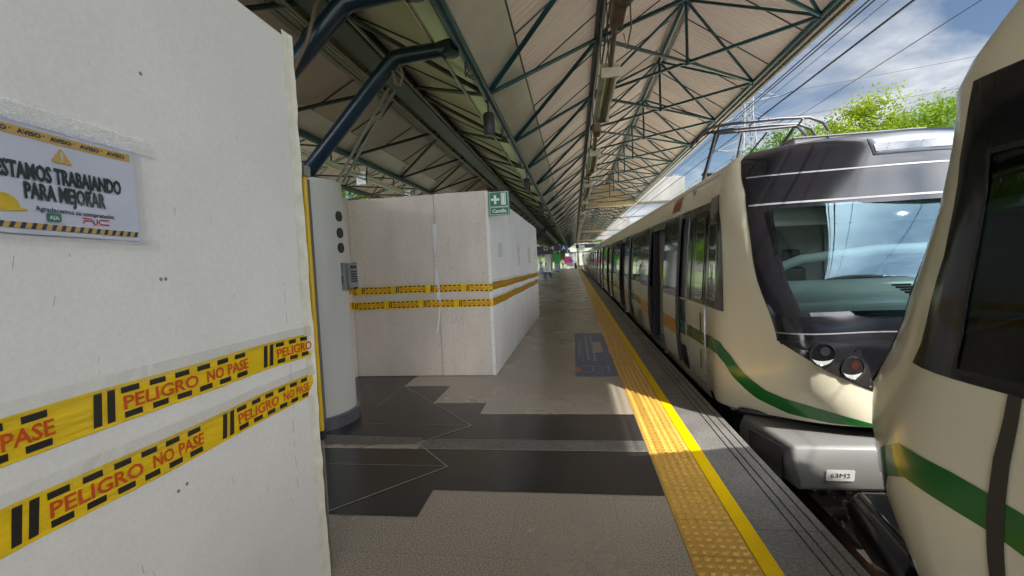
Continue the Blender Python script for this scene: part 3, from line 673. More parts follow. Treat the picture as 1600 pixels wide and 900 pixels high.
g=MB(); f=NF(.0105); g.grid([[f(-.01+.40*i/20,-.008+(H_+.004)*j/12) for j in range(13)] for i in range(21)]); g.build('plastic_sleeve','sleeve',nt_,smooth=True)
rr_=random.Random(4)
g=MB(); f=NF(.0118); g.grid([[ (lambda p:(p[0]+rr_.uniform(-.0005,.0005),p[1],p[2]))(f(-.02+.455*i/110,H_-.016+.048*j/9)) for j in range(10)] for i in range(111)]); g.build('clear_tape','glint_streak_tape',nt_,smooth=True)
g=MB(); g.grid([[ (lambda p:(p[0]+rr_.uniform(-.0006,.0006),p[1],p[2]))(f(-.02+.445*i/40,-.028+.034*j/4)) for j in range(5)] for i in range(41)]); g.build('clear_tape','clear_tape',nt_,smooth=True)

# ---------------------------------------------------------------- stretcher sign
t=thing('stretcher_sign','green Camilla sign with a white cross at the top corner of the far hoarding','sign',(-.93,5.74,2.1))
x0,x1,z0,z1=-1.062,-.797,2.108,2.418; yb=5.765
g=MB(); g.box(x0,x1,yb-.012,yb,z0,z1); g.build('plate','sign_green',t,bevel=.004)
f=lambda a,b:(x0+a,yb-.0135,z0+b); g=MB(); W_=x1-x0
def fr(a0,a1,b0,b1,wd=.005):
    for q in ((a0,a1,b0,b0+wd),(a0,a1,b1-wd,b1),(a0,a0+wd,b0+wd,b1-wd),(a1-wd,a1,b0+wd,b1-wd)): poly2(g,[(q[0],q[2]),(q[1],q[2]),(q[1],q[3]),(q[0],q[3])],f)
fr(.010,W_-.010,.112,.302); fr(.010,W_-.010,.010,.106)
poly2(g,[(.068,.147),(.098,.147),(.098,.262),(.068,.262)],f); poly2(g,[(.028,.190),(.0679,.190),(.0679,.220),(.028,.220)],f); poly2(g,[(.0981,.190),(.138,.190),(.138,.220),(.0981,.220)],f)
poly2(g,[(.160,.135),(.222,.135),(.222,.285),(.160,.285)],f)
put_text(g,'Camilla',.062,f,W_/2,.038,.022,width=.185,align='c'); g.build('symbols','sign_white',t)
f=lambda a,b:(x0+a,yb-.0152,z0+b); g=MB(); fr(.170,.212,.145,.275,.003); fr(.178,.204,.16,.25,.002); g.build('stretcher_outline','sign_green',t)

# ---------------------------------------------------------------- small notices on the side of the far hoarding
rr_=random.Random(21)
for k,(y0,y1,z0,z1,mt,lab) in enumerate(((6.30,6.72,1.575,1.84,'paper_white','white notice with grey lines nearest the corner of the far hoarding'),(8.36,8.66,1.43,1.86,'poster_orange','tall orange and white notice second from the far hoarding corner'),(10.1,10.5,1.45,1.84,'poster_orange','narrow faded orange notice third along the far hoarding'),(11.45,11.85,1.55,1.77,'paper_white','small white notice near the far end of the hoarding'))):
    t=thing('notice_sheet',lab,'notice',(HX(y0),y0,z0))
    f=lambda a,b,o=.004:(HX(y0+a)+o,y0+a,z0+b)
    g=MB(); poly2(g,[(0,0),(y1-y0,0),(y1-y0,z1-z0),(0,z1-z0)],f); g.build('paper','paper_white',t)
    g=MB(); nn=int((z1-z0)/.03); ff_=lambda a,b:f(a,b,.006)
    for i in range(1,nn):
        a=.04; 
        while a<(y1-y0)-.06:
            l=rr_.uniform(.04,.12); 
            if rr_.random()<.92: poly2(g,[(a,i*.03-.016),(min(a+l,y1-y0-.03),i*.03-.016),(min(a+l,y1-y0-.03),i*.03),(a,i*.03)],ff_)
            a+=l+.02
    g.build('printed_lines',mt if mt!='paper_white' else 'grey_ink',t)
# ---------------------------------------------------------------- train
# rows of control points (x offset from the car's middle, y from the cab seam, z); columns: seam, crease, corner, mid, middle
NR=[-.02,.35,.85,1.25,1.67,2.0,2.27,2.42,2.52,2.60]
NP=[[(-1.56,0,-.02),(-1.54,-.62,-.02),(-1.22,-1.08,.03),(-.60,-1.42,.07),(0,-1.51,.075)],
 [(-1.60,0,.35),(-1.59,-.78,.35),(-1.32,-1.225,.35),(-.60,-1.36,.35),(0,-1.44,.35)],
 [(-1.60,0,.85),(-1.59,-.78,.85),(-1.385,-1.24,.85),(-.60,-1.315,.85),(0,-1.37,.85)],
 [(-1.58,0,1.25),(-1.58,-.73,1.25),(-1.445,-1.05,1.25),(-.60,-1.156,1.25),(0,-1.206,1.25)],
 [(-1.55,0,1.67),(-1.55,-.62,1.67),(-1.43,-.85,1.67),(-.60,-.995,1.67),(0,-1.055,1.67)],
 [(-1.52,0,2.0),(-1.52,-.52,2.0),(-1.40,-.69,2.0),(-.60,-.868,2.0),(0,-.936,2.0)],
 [(-1.45,0,2.27),(-1.45,-.42,2.27),(-1.34,-.56,2.27),(-.60,-.764,2.27),(0,-.839,2.27)],
 [(-1.36,0,2.42),(-1.35,-.33,2.42),(-1.20,-.46,2.43),(-.60,-.65,2.46),(0,-.74,2.47)],
 [(-1.20,0,2.52),(-1.17,-.2,2.51),(-1.0,-.30,2.52),(-.55,-.48,2.535),(0,-.55,2.545)],
 [(-.85,0,2.56),(-.8,-.06,2.56),(-.68,-.1,2.565),(-.35,-.16,2.572),(0,-.18,2.58)]]
def _herm(K,V,t):
    n=len(K);V=np.asarray(V,float)
    t=min(max(t,K[0]),K[-1]);i=min(int(np.searchsorted(K,t,'right'))-1,n-2);i=max(i,0)
    def tan(j):
        if j==0:return (V[1]-V[0])/(K[1]-K[0])
        if j==n-1:return (V[-1]-V[-2])/(K[-1]-K[-2])
        a=(V[j]-V[j-1])/(K[j]-K[j-1]);b=(V[j+1]-V[j])/(K[j+1]-K[j]);w=K[j]-K[j-1];u=K[j+1]-K[j]
        return (a*u+b*w)/(u+w)
    h=K[i+1]-K[i];x=(t-K[i])/h
    return (2*x**3-3*x**2+1)*V[i]+(x**3-2*x**2+x)*h*tan(i)+(3*x**2-2*x**3)*V[i+1]+(x**3-x**2)*h*tan(i+1)
_full=[r+[(-x,y,z) for x,y,z in r[-2::-1]] for r in NP]
SK=[0,.75,1.12,1.97,2.57,3.17,4.02,4.39,5.14]
def nose(s,r,off=0.,rake=0.):
    def P(s,r):
        sk=float(np.interp(s,range(9),SK)); pts=[_herm(SK,row,sk) for row in _full]
        p=_herm(NR,pts,r)
        return p
    p=P(s,r)
    if off:
        e=.01
        a=P(min(s+e,8),r)-P(max(s-e,0),r);b=P(s,min(r+e,2.6))-P(s,max(r-e,-.02))
        n=np.cross(a,b);n/=np.linalg.norm(n)+1e-12
        p=p+n*off
    if rake: p=p+np.array([0,float(np.interp(p[2],[-.02,.55,.75,.92,1.1,1.45,1.7,1.93,2.1,2.2],[0,0,.04,.15,.21,.21,.165,.095,.0,0]))*min(max(min(s,8-s),0),1),0])
    return p

SIDE=[(-1.54,-.14),(-1.56,-.02),(-1.60,.35),(-1.60,.85),(-1.60,.92),(-1.58,1.25),(-1.55,1.67),(-1.52,2.0),(-1.505,2.06),(-1.45,2.27),(-1.36,2.42),(-1.20,2.52),(-.85,2.56),(0,2.58)]
def sx(z):
    zs=[q[1] for q in SIDE]; xs=[q[0] for q in SIDE]; return float(np.interp(z,zs,xs))
LEN=21.8
OPEN=[(2.15+5.5*k,3.55+5.5*k) for k in range(4)]
LEAF=[((1.2+5.5*k,2.13+5.5*k),(3.57+5.5*k,4.5+5.5*k)) for k in range(4)]
WIN=[(4.62,6.55),(10.12,12.05),(15.62,17.55)]
def side_sheet(mb,sgn,y0,y1,zs,mi_of,dx=0.):
    rows=[[(sgn*(-(sx(z)-dx)) if False else (sx(z)-dx)*(1 if sgn<0 else -1),y,z) for z in zs] for y in (y0,y1)]
    for j in range(len(zs)-1):
        mb.add([rows[0][j],rows[0][j+1],rows[1][j+1],rows[1][j]],[(0,1,2,3)],mi_of((zs[j]+zs[j+1])/2))
def decal(mb,sgn,y0,y1,z0,z1,off,mi=0,n=4):
    zs=np.linspace(z0,z1,n+1); side_sheet(mb,sgn,y0,y1,list(zs),lambda z:mi,dx=off)
def interval_cuts(cuts):
    e=sorted(set([0,LEN]+[v for c in cuts for v in c])); return list(zip(e,e[1:]))
def car(label,loc,rz,cab,rake=0.,opened=True,group='coupled cars of the two trains'):
    root=thing('train_car',label,'train car',loc,group,rz)
    zA=[q[1] for q in SIDE]
    low=[z for z in zA if z<=.92]; mid=[z for z in zA if .92<=z<=2.0]; top=[z for z in zA if z>=2.0]
    mi=lambda z:1 if .92<z<2.06 else 0
    g=MB()
    for sgn in (-1,1):
        cuts=(OPEN if (sgn<0 and opened) else [])+WIN+([] if sgn<0 and opened else OPEN)
        for y0,y1 in interval_cuts(cuts):
            isopen=sgn<0 and opened and any(a<=y0+.01<b for a,b in OPEN)
            iswin=any(a<=y0+.01<b for a,b in WIN) or (not isopen and any(a<=y0+.01<b for a,b in OPEN))
            side_sheet(g,sgn,y0,y1,top,mi)
            if isopen: side_sheet(g,sgn,y0,y1,[-.14,-.02],mi); continue
            side_sheet(g,sgn,y0,y1,low,mi)
            if not iswin: side_sheet(g,sgn,y0,y1,mid,mi)
    # ends
    for y in ([LEN] if cab else [0,LEN]):
        pts=[(x,y,z) for x,z in SIDE]+[(-x,y,z) for x,z in SIDE[-2::-1]]
        g.add(pts,[tuple(range(len(pts)))],0)
    body=g.build('body',['train_cream','train_black'],root,local=True,smooth=True)
    # inner shell, floor, ceiling
    g=MB()
    for sgn in (-1,1):
        cuts=OPEN+WIN
        for y0,y1 in interval_cuts(cuts):
            o=any(a<=y0+.01<b for a,b in OPEN); w_=any(a<=y0+.01<b for a,b in WIN) or o
            y0c=max(y0,.95)
            if y1<=y0c: continue
            side_sheet(g,sgn,y0c,y1,[2.0,2.06,2.2],lambda z:0,dx=-.06)
            if o and sgn<0 and opened: continue
            side_sheet(g,sgn,y0c,y1,[.0,.35,.85,.92],lambda z:0,dx=-.06)
            if not w_: side_sheet(g,sgn,y0c,y1,[.92,1.25,1.67,2.0],lambda z:0,dx=-.06)
    g.quad((-1.42,.95,2.2),(1.42,.95,2.2),(1.42,LEN,2.2),(-1.42,LEN,2.2)); g.build('interior_lining','lining',root,local=True)
    g=MB(); g.box(-1.53,1.53,-.6 if cab else 0.02,LEN-.02,-.06,.0); g.build('interior_floor','train_floor',root,local=True)
    g=MB(); g.box(-1.50,1.50,-.55 if cab else .05,LEN-.05,-.75,-.15); g.box(-1.2,1.2,1,LEN-1,-1.0,-.75); g.build('underframe','train_dark',root,local=True)
    if cab:
        g=MB(); g.box(-1.46,1.46,.86,.92,0,2.3); g.build('cab_bulkhead','lining_dark',root,local=True)
    # panes
    g=None
    for sgn in (-1,1):
        for a,b in WIN+([] if sgn<0 and opened else OPEN):
            g=MB(); decal(g,sgn,a+.002,b-.002,.922,1.998,.002)
            wn=g.build('window','window_glass',root,local=True,smooth=True)
            g=MB(); m=(a+b)/2; decal(g,sgn,m-.02,m+.02,.93,1.99,.006); decal(g,sgn,a,b,1.62,1.635,.006,n=1)
            g.build('frame','train_dark',wn,local=True)
    # green and yellow stripes between the doors
    for sgn in (-1,1):
        for a,b in [(4.6,6.57),(10.1,12.07),(15.6,17.57)]:
            g=MB(); decal(g,sgn,a,b,.43,.585,.004,0,2); decal(g,sgn,a,b,.590,.66,.004,1,1); g.build('stripe',['train_green','train_yellow'],root,local=True)
            g=MB(); decal(g,sgn,a+.12,a+1.0,.06,.32,.004,0,2)
            gr=g.build('vent_grille','train_cream',root,local=True)
            g=MB()
            for c_ in (0,1):
                for k in range(6): decal(g,sgn,a+.15+c_*.43,a+.52+c_*.43,.08+k*.038,.10+k*.038,.007,0,1)
            g.build('slats','groove_dark',gr,local=True)
    for sgn in (-1,1):
        g=MB(); decal(g,sgn,0.,LEN,2.345,2.352,.004,0,1); g.build('roof_seam','groove_dark',root,local=True)
    # doors
    for k,(oa,ob) in enumerate(OPEN):
        if opened:
            g=MB(); decal(g,-1,oa-1.28,oa-.96,-.02,2.04,.003,0,8); decal(g,-1,ob+.97,ob+1.07,-.02,2.04,.003,0,8)
            for y in (oa-.0,ob): g.hexa([(-1.59,y-.03,0),(-1.46,y-.03,0),(-1.46,y+.03,0),(-1.59,y+.03,0)],[(-1.53,y-.03,2.0),(-1.42,y-.03,2.0),(-1.42,y+.03,2.0),(-1.53,y+.03,2.0)])
            g.box(-1.535,-1.44,oa,ob,1.985,2.05); g.box(-1.545,-1.5,oa,ob,1.93,1.984); g.build('door_frame','train_dark',root,local=True)
            g=MB(); g.box(-1.64,-1.50,oa-.04,ob+.04,-.045,-.004); g.build('door_sill','metal_frame',root,local=True)
            for (a,b) in LEAF[k]:
                g=MB(); zs=[.03,.35,.85,.92,1.25,1.67,2.0]
                out_=[[(sx(z)-.055,y,z) for z in zs] for y in (a,b)]; inn=[[(sx(z)-.022,y,z) for z in zs] for y in (a,b)]
                for j in range(len(zs)-1):
                    m=0 if zs[j+1]<=.93 else 1
                    g.add([out_[0][j],out_[0][j+1],out_[1][j+1],out_[1][j]],[(0,1,2,3)],m); g.add([inn[0][j],inn[0][j+1],inn[1][j+1],inn[1][j]],[(0,1,2,3)],2)
                    for i in (0,1): g.add([out_[i][j],out_[i][j+1],inn[i][j+1],inn[i][j]],[(0,1,2,3)],2)
                lf=g.build('sliding_door',['train_cream','door_glass','train_dark'],root,local=True,smooth=True)
                g=MB(); decal(g,-1,a+.01,b-.05,.40,.60,.058,0,2); g.build('orange_band','train_orange',lf,local=True)
                g=MB(); e_=a if a<oa else b-.03
                decal(g,-1,a,a+.028,.03,2.0,.060,0,8); decal(g,-1,b-.028,b,.03,2.0,.060,0,8); g.build('rubber_edge','train_dark',lf,local=True)
            g=MB(); g.tube([(-1.30,ob-.12,0),(-1.30,ob-.12,2.2)],.017,8); g.tube([(-1.40,ob-.10,.75),(-1.42,ob-.10,1.35)],.02,8); g.build('grab_pole','pole_yellow',root,local=True,smooth=True)
            g=MB(); g.box(-1.44,-.95,ob+.02,ob+.07,0,1.95); g.build('wind_screen','lining',root,local=True)
    # seats along the walls
    for a,b in WIN:
        for sgn in (-1,1):
            g=MB(); g.hexa([(sgn*1.0,a,.40),(sgn*1.45,a,.40),(sgn*1.45,b,.40),(sgn*1.0,b,.40)],[(sgn*1.0,a,.46),(sgn*1.45,a,.44),(sgn*1.45,b,.44),(sgn*1.0,b,.46)])
            g.hexa([(sgn*1.38,a,.45),(sgn*1.46,a,.45),(sgn*1.46,b,.45),(sgn*1.38,b,.45)],[(sgn*1.44,a,.9),(sgn*1.50,a,.9),(sgn*1.50,b,.9),(sgn*1.44,b,.9)]); g.build('bench_seat','seat_green',root,local=True,bevel=.015)
    for y in (3.0,8.4,13.9):
        g=MB(); g.box(-.9,.9,y,y+.35,2.13,2.19); g.build('ceiling_lamp','lamp_tube',root,local=True,bevel=.01)
    if cab: cab_parts(root,rake)
    return root
def NS(s,r,off=0.,rake=0.): return tuple(nose(s,r,off,rake))
GL=(2.24,5.76,.95,1.885)       # windshield opening
def cab_parts(root,rake):
    P=lambda s,r,o=0.:NS(s,r,o,rake)
    smark=sorted(set(list(np.round(np.linspace(0,8,65),4))+[GL[0],GL[1],.10,.60,7.4,7.9]))
    rmark=sorted(set([-.02,.05,.12,.2,.28,.35,.45,.55,.65,.75,.85,.95,1.03,1.15,1.25,1.4,1.55,1.67,1.80,1.885,2.0,2.1,2.2,2.27,2.32,2.37,2.42,2.46,2.49,2.52,2.56,2.60]))
    def hole(s,r): return (GL[0]<s<GL[1] and GL[2]<r<GL[3]) or ((.10<s<.60 or 7.4<s<7.9) and 1.03<r<1.80)
    g=MB(); g.grid([[P(s,r) for r in rmark] for s in smark],skip=lambda i,j:hole((smark[i]+smark[i+1])/2,(rmark[j]+rmark[j+1])/2))
    top=[P(s,2.60) for s in smark]; g.add(top+[(.85,.01,2.56),(-.85,.01,2.56)],[tuple(range(len(top)))],0)
    g.build('nose_shell','train_cream',root,local=True,smooth=True)
    # black mask round the windshield
    def low(s):
        s=min(s,8-s); return float(np.interp(s,[1.97,2.129,2.41,2.868,2.95,4],[.764,.678,.529,.344,.315,.315]))
    ss=sorted(set([1.985,2.0]+list(np.linspace(2.05,5.95,60))+[GL[0],GL[1],6.0,6.015])); 
    def left(r): return float(np.interp(r,[.76,1.07,2.06,2.2,2.32,2.40,2.46,2.6],[1.96,1.965,1.98,1.86,1.62,1.34,1.25,1.2]))
    rows=[]
    tt=[0,.06,.12,.2]; 
    g=MB()
    # below glass
    def band(s0,s1,ra,rb,n,m,mi=0,o=.005):
        sl=np.linspace(s0,s1,n+1); rows=[[P(s,ra(s)+(rb(s)-ra(s))*j/m,o) for j in range(m+1)] for s in sl]; g.grid(rows,mi)
    cst=lambda v:(lambda s:v)
    band(1.985,6.015,low,cst(.812),64,4); band(1.985,6.015,cst(.822),cst(GL[2]),60,2)
    band(1.985,GL[0],cst(GL[2]),cst(GL[3]),4,10); band(GL[1],6.015,cst(GL[2]),cst(GL[3]),4,10)
    for r0,r1 in zip(np.linspace(GL[3],2.585,15),list(np.linspace(GL[3],2.585,15))[1:]):
        sl0=np.linspace(left(r0),8-left(r0),61); sl1=np.linspace(left(r1),8-left(r1),61)
        g.grid([[P(a,r0,.005),P(b,r1,.005)] for a,b in zip(sl0,sl1)])
    wm=g.build('windshield_surround','train_black',root,local=True,smooth=True)
    g=MB(); band(1.985,6.015,cst(.812),cst(.822),60,1,0,.009); band(2.03,5.97,cst(1.905),cst(1.922),60,1,0,.009); band(2.02,5.98,cst(2.185),cst(2.198),60,1,0,.009); g.build('trim_line','trim_grey',wm,local=True)
    def pane(g):
        S=[(s,r) for s in np.linspace(GL[0],GL[1],25) for r in np.linspace(GL[2],GL[3],10)]; Q=np.array([P(s,r,.004) for s,r in S])
        Bm=lambda x,z:np.stack([np.ones_like(x),z,x*x],-1)
        co,_,_,_=np.linalg.lstsq(Bm(Q[:,0],Q[:,2]),Q[:,1],rcond=None)
        rows=[]
        for i in range(31):
            row=[]
            for r in np.linspace(GL[2],GL[3],13):
                a=P(GL[0],r,.004)[0]; x=a*(1-2*i/30); zm,hz=(GL[2]+GL[3])/2,(GL[3]-GL[2])/2; row.append((x,float(Bm(np.array(x),np.array(r))@co)-.05*(1-((r-zm)/hz)**2)*(1-(2*i/30-1)**6),r))
            rows.append(row)
        g.grid(rows)
    g=MB(); pane(g); ws=g.build('windshield','windshield_glass',root,local=True,smooth=True)
    g=MB()
    for s0,s1 in ((GL[0],GL[0]+.05),(GL[1]-.05,GL[1])): band(s0,s1,cst(GL[2]),cst(GL[3]),2,8,0,.006)
    band(GL[0],GL[1],cst(GL[2]),cst(GL[2]+.03),30,1,0,.006); band(GL[0],GL[1],cst(GL[3]-.02),cst(GL[3]),30,1,0,.006); g.build('frit_edge','train_black',ws,local=True)
    # headlight panels with two deep round lamps each
    for mk in (lambda s:s,lambda s:8-s):
        out=[(1.975,.762),(2.326,.769),(2.628,.736),(2.734,.682),(2.807,.565),(2.857,.36),(2.65,.440),(2.41,.534),(2.16,.666)]
        cs,cr=np.mean([q[0] for q in out]),np.mean([q[1] for q in out])
        g=MB(); fine=[]
        for (a,b),(c,d) in zip(out,out[1:]+out[:1]): fine+=[(a+(c-a)*t/4,b+(d-b)*t/4) for t in range(4)]
        vs=[]; rings=[1,.75,.5,.25]
        for k_ in rings: vs+=[P(mk(cs+(a-cs)*k_),cr+(b-cr)*k_,.012) for a,b in fine]
        n=len(fine); fs=[(i*n+j,i*n+(j+1)%n,(i+1)*n+(j+1)%n,(i+1)*n+j) for i in range(3) for j in range(n)]; vs.append(P(mk(cs),cr,.012)); fs+=[(3*n+j,3*n+(j+1)%n,4*n) for j in range(n)]
        g.add(vs,fs); pn=g.build('headlight_panel','fairing_black',root,local=True,smooth=True)
        g=MB()
        for a,b in ((2.03,.735),(2.69,.69),(2.815,.395)):
            c=Vector(P(mk(a),b,.015)); g.lathe(tuple(c),[(.008,-.004),(.008,.003)],10,axis='y')
        g.build('screw','lamp_silver',pn,local=True)
        for a,b,rd in ((2.368,.665,0),(2.648,.552,1)):
            c=Vector(P(mk(a),b,.015)); nrm=(Vector(P(mk(a),b,.05))-c).normalized()
            q=nrm.to_track_quat('Z','Y').to_matrix()
            def ring(prof,nn=24): 
                vs=[];fs=[]
                for r_,h in prof: vs+=[tuple(c+q@Vector((r_*math.cos(2*math.pi*k/nn),r_*math.sin(2*math.pi*k/nn),h))) for k in range(nn)]
                for i in range(len(prof)-1):
                    for k in range(nn): fs.append((i*nn+k,i*nn+(k+1)%nn,(i+1)*nn+(k+1)%nn,(i+1)*nn+k))
                return vs,fs
            g=MB(); g.add(*ring([(.098,.0),(.098,.006),(.088,.008),(.083,.004)])); hl_=g.build('headlight','fairing_black',pn,local=True,smooth=True)
            g=MB(); v_,f_=ring([(.084,.003),(.03,.0025),(.001,.0025)]); g.add(v_,f_); g.build('lamp_bowl','train_black',hl_,local=True,smooth=True)
            g=MB(); nn=16
            vs=[tuple(c+q@Vector((.081*math.cos(t)*rr,.081*math.sin(t)*rr,.0045))) for rr in (1,.72) for t in np.linspace(R(205),R(335),nn)]
            sg=1
            # bright lower crescent: light on the recess rim, painted as pale faces
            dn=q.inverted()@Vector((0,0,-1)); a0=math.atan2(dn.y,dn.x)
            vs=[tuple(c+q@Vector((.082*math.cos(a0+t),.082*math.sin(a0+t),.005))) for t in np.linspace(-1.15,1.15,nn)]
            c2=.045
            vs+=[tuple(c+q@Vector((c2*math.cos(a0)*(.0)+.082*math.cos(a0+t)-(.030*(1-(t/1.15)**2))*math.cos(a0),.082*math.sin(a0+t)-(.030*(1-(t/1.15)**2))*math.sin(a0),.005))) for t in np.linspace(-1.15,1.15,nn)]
            g.add(vs,[(i,i+1,nn+i+1,nn+i) for i in range(nn-1)]); g.build('lit_rim_crescent','rim_light_pale',hl_,local=True)
            g=MB(); cc=.036
            off=Vector((math.cos(a0+math.pi*.8)*.03,math.sin(a0+math.pi*.8)*.03))
            g.add([tuple(c+q@Vector((off.x+cc*math.cos(t),off.y+cc*math.sin(t),.0048))) for t in np.linspace(0,2*math.pi,18)[:-1]],[tuple(range(17))]); g.build('lens','lens_dim' if not rd else 'lamp_red',hl_,local=True)
    # middle flap
    g=MB(); band(3.22,4.78,cst(.40),cst(.72),10,4,0,.010); pn=g.build('front_flap','fairing_black',root,local=True,smooth=True,solid=.006,sol_off=1)
    g=MB()
    for a,b in ((3.26,.69),(4.74,.69),(3.26,.43),(4.74,.43)): g.lathe(P(a,b,.019),[(.008,-.002),(.008,.003)],10,axis='y')
    g.build('screw','lamp_silver',pn,local=True)
    # marker lamp cluster in the roof
    g=MB(); band(3.372,4.628,cst(2.285),cst(2.40),16,4,0,.011); lc=g.build('lamp_cluster','cluster_glass',root,local=True,smooth=True,solid=.006,sol_off=1)
    g=MB(); band(3.41,4.59,cst(2.305),cst(2.355),14,2,0,.0195); g.build('cover','door_glass',lc,local=True,smooth=True)
    # stripes
    top_=[(0.,.60),(.446,.631),(.80,.630),(.95,.555),(1.081,.493),(1.266,.409),(1.469,.342),(1.679,.274),(2.064,.212),(2.83,.012),(3.2,-.015)]
    bot_=[(0.,.455),(.229,.484),(.72,.499),(.905,.434),(1.006,.346),(1.216,.272),(1.513,.156),(2.009,.045),(2.35,.0),(2.65,-.012),(3.2,-.0195)]
    tx,tz=zip(*top_); bx,bz=zip(*bot_)
    for mk in (lambda s:s,lambda s:8-s):
        g=MB(); sl=np.linspace(0,3.1,70)
        g.grid([[P(mk(s),float(np.interp(s,bx,bz))+(float(np.interp(s,tx,tz))-float(np.interp(s,bx,bz)))*j/5,.004) for j in range(6)] for s in sl]); g.build('green_stripe','train_green',root,local=True,smooth=True)
        # side window of the cab with its black surround
        g=MB(); rs=list(np.linspace(.93 if not rake else .985,2.09,13))
        def fw(r): return float(np.interp(r,[.93,1.8,2.09],[.88,.79,.64]))+(.17 if rake else 0)
        nn=8; rows=[]
        for i in range(nn+1):
            rows.append([P(mk(fw(r)*i/nn),r,.004) for r in rs])
        sk=lambda i,j: False
        g.grid([[P(mk(.0+.10*i/2),r,.004) for r in rs] for i in range(3)]); g.grid([[P(mk(.60+(fw(r)-.60)*i/3),r,.004) for r in rs] for i in range(4)])
        g.grid([[P(mk(.10+.5*i/4),r,.004) for r in (rs[0],1.0,1.03)] for i in range(5)]); g.grid([[P(mk(.10+.5*i/4)if r<2.0 else mk(.10+min(.5,fw(r)-.10)*i/4),r,.004) for r in (1.80,1.9,2.0,2.09)] for i in range(5)])
        sw=g.build('side_window_surround','train_black',root,local=True,smooth=True)
        g=MB(); g.grid([[P(mk(.10+.5*i/4),r,.002) for r in np.linspace(1.03,1.80,7)] for i in range(5)]); g.build('pane','cab_glass' if rake else 'window_glass',sw,local=True,smooth=True)
        g=MB()
        for a,b,c,d in ((.085,.11,1.02,1.82),(.59,.615,1.02,1.82)): g.grid([[P(mk(s),r,.009) for r in np.linspace(c,d,8)] for s in (a,b)])
        for c,d in ((1.01,1.03),(1.80,1.82)): g.grid([[P(mk(s),r,.009) for r in (c,d)] for s in np.linspace(.085,.615,5)])
        g.build('frame','train_dark' if rake else 'metal_frame',sw,local=True)
    # cab seam, doors and rails on both flanks
    for sgn in (-1,1):
        g=MB(); decal(g,sgn,-.002,.010,-.1,2.555,.004,0,24); g.build('shell_seam','groove_dark',root,local=True)
        # cab door
        g=MB(); decal(g,sgn,.05,.68,.93,2.05,.004,0,8); cd=g.build('cab_door','train_black',root,local=True,smooth=True)
        g=MB()
        def outl(y0,y1,z0,z1,r,wd,off,cnt=6):
            o=rrect(y0,y1,z0,z1,r,cnt); i_=rrect(y0+wd,y1-wd,z0+wd,z1-wd,max(r-wd,.002),cnt)
            n=len(o); X=lambda z:(sx(z)-off)*(1 if sgn<0 else -1)
            g.add([(X(b),a,b) for a,b in o]+[(X(b),a,b) for a,b in i_],[(k,(k+1)%n,n+(k+1)%n,n+k) for k in range(n)])
        outl(.07,.62,-.02,1.98,.09,.014,.008); g.build('door_gap','groove_dark',cd,local=True)
        g=MB(); outl(.10,.46,.97,1.90,.07,.022,.012); g.build('window_frame','metal_frame',cd,local=True)
        g=MB(); pts=rrect(.12,.44,.99,1.88,.05); X=lambda z:(sx(z)-.010)*(1 if sgn<0 else -1)
        zs=np.linspace(.99,1.88,9); g.grid([[(X(z),y,z) for z in zs] for y in (.12,.44)]); g.build('door_window','door_glass',cd,local=True,smooth=True)
        for z0 in (.60,.17):
            g=MB(); pts=rrect(.16,.205,z0,z0+.22,.02); g.add([((sx(.5)-.007)*(1 if sgn<0 else -1),a,b) for a,b in pts],[tuple(range(len(pts)))]); g.build('step_slot','dark_recess',cd,local=True)
        g=MB(); g.lathe(((sx(.5)-.0)*(1 if sgn<0 else -1),.09+.02,.50),[(.028,-.012),(.028,.012)],14,axis='x'); g.build('lock','metal_frame',cd,local=True)
        for yy,z0,z1,mt in ((-.11,.20,.92,'metal_frame'),(.74,.05,1.95,'metal_frame')):
            s_=None
            if yy<0:
                sv=.145; mkk=(lambda s:s) if sgn<0 else (lambda s:8-s)
                path=[P(mkk(sv),z,.03) for z in np.linspace(z0,z1,8)]
            else: path=[((sx(z)-.03)*(1 if sgn<0 else -1),yy,z) for z in np.linspace(z0,z1,10)]
            path=[P(mkk(sv),z0,0.)]+path+[P(mkk(sv),z1,0.)] if yy<0 else [((sx(z0))*(1 if sgn<0 else -1),yy,z0)]+path+[((sx(z1))*(1 if sgn<0 else -1),yy,z1)]
            g=MB()
            if rake and yy<0:
                g.grid([[P(mkk(a),z,.006) for z in np.linspace(-.02,.985,14)] for a in (.19,.215,.245,.265)]); g.build('door_rubber','groove_dark',root,local=True,smooth=True); continue
            g.tube(path,.008,8); g.build('handrail',mt,root,local=True,smooth=True)
    for sgn in (-1,1):
        g=MB(); decal(g,sgn,.010,1.2,.455,.60,.0045,0,3); g.build('green_stripe','train_green',root,local=True,smooth=True)
    # cab inside
    g=MB(); g.hexa([(-1.3,-.92,.55),(1.3,-.92,.55),(1.35,-.45,.55),(-1.35,-.45,.55)],[(-1.28,-.98,1.02),(1.28,-.98,1.02),(1.35,-.45,1.20),(-1.35,-.45,1.20)]); dsh=g.build('dashboard','dash_teal',root,local=True,bevel=.04,seg=3)
    g=MB()
    for k in range(5): g.box(-.15+.0,.0,-.90+k*.055,-.88+k*.055,1.05+k*.018,1.068+k*.018)
    g.build('air_vent','train_dark',dsh,local=True)
    g=MB(); g.tube([(-1.15,-.50,1.28),(-.9,-.62,1.40),(-.3,-.70,1.46),(.3,-.70,1.46),(.9,-.62,1.40),(1.15,-.50,1.28)],.045,10); g.build('console_hood','dash_teal',root,local=True,smooth=True)
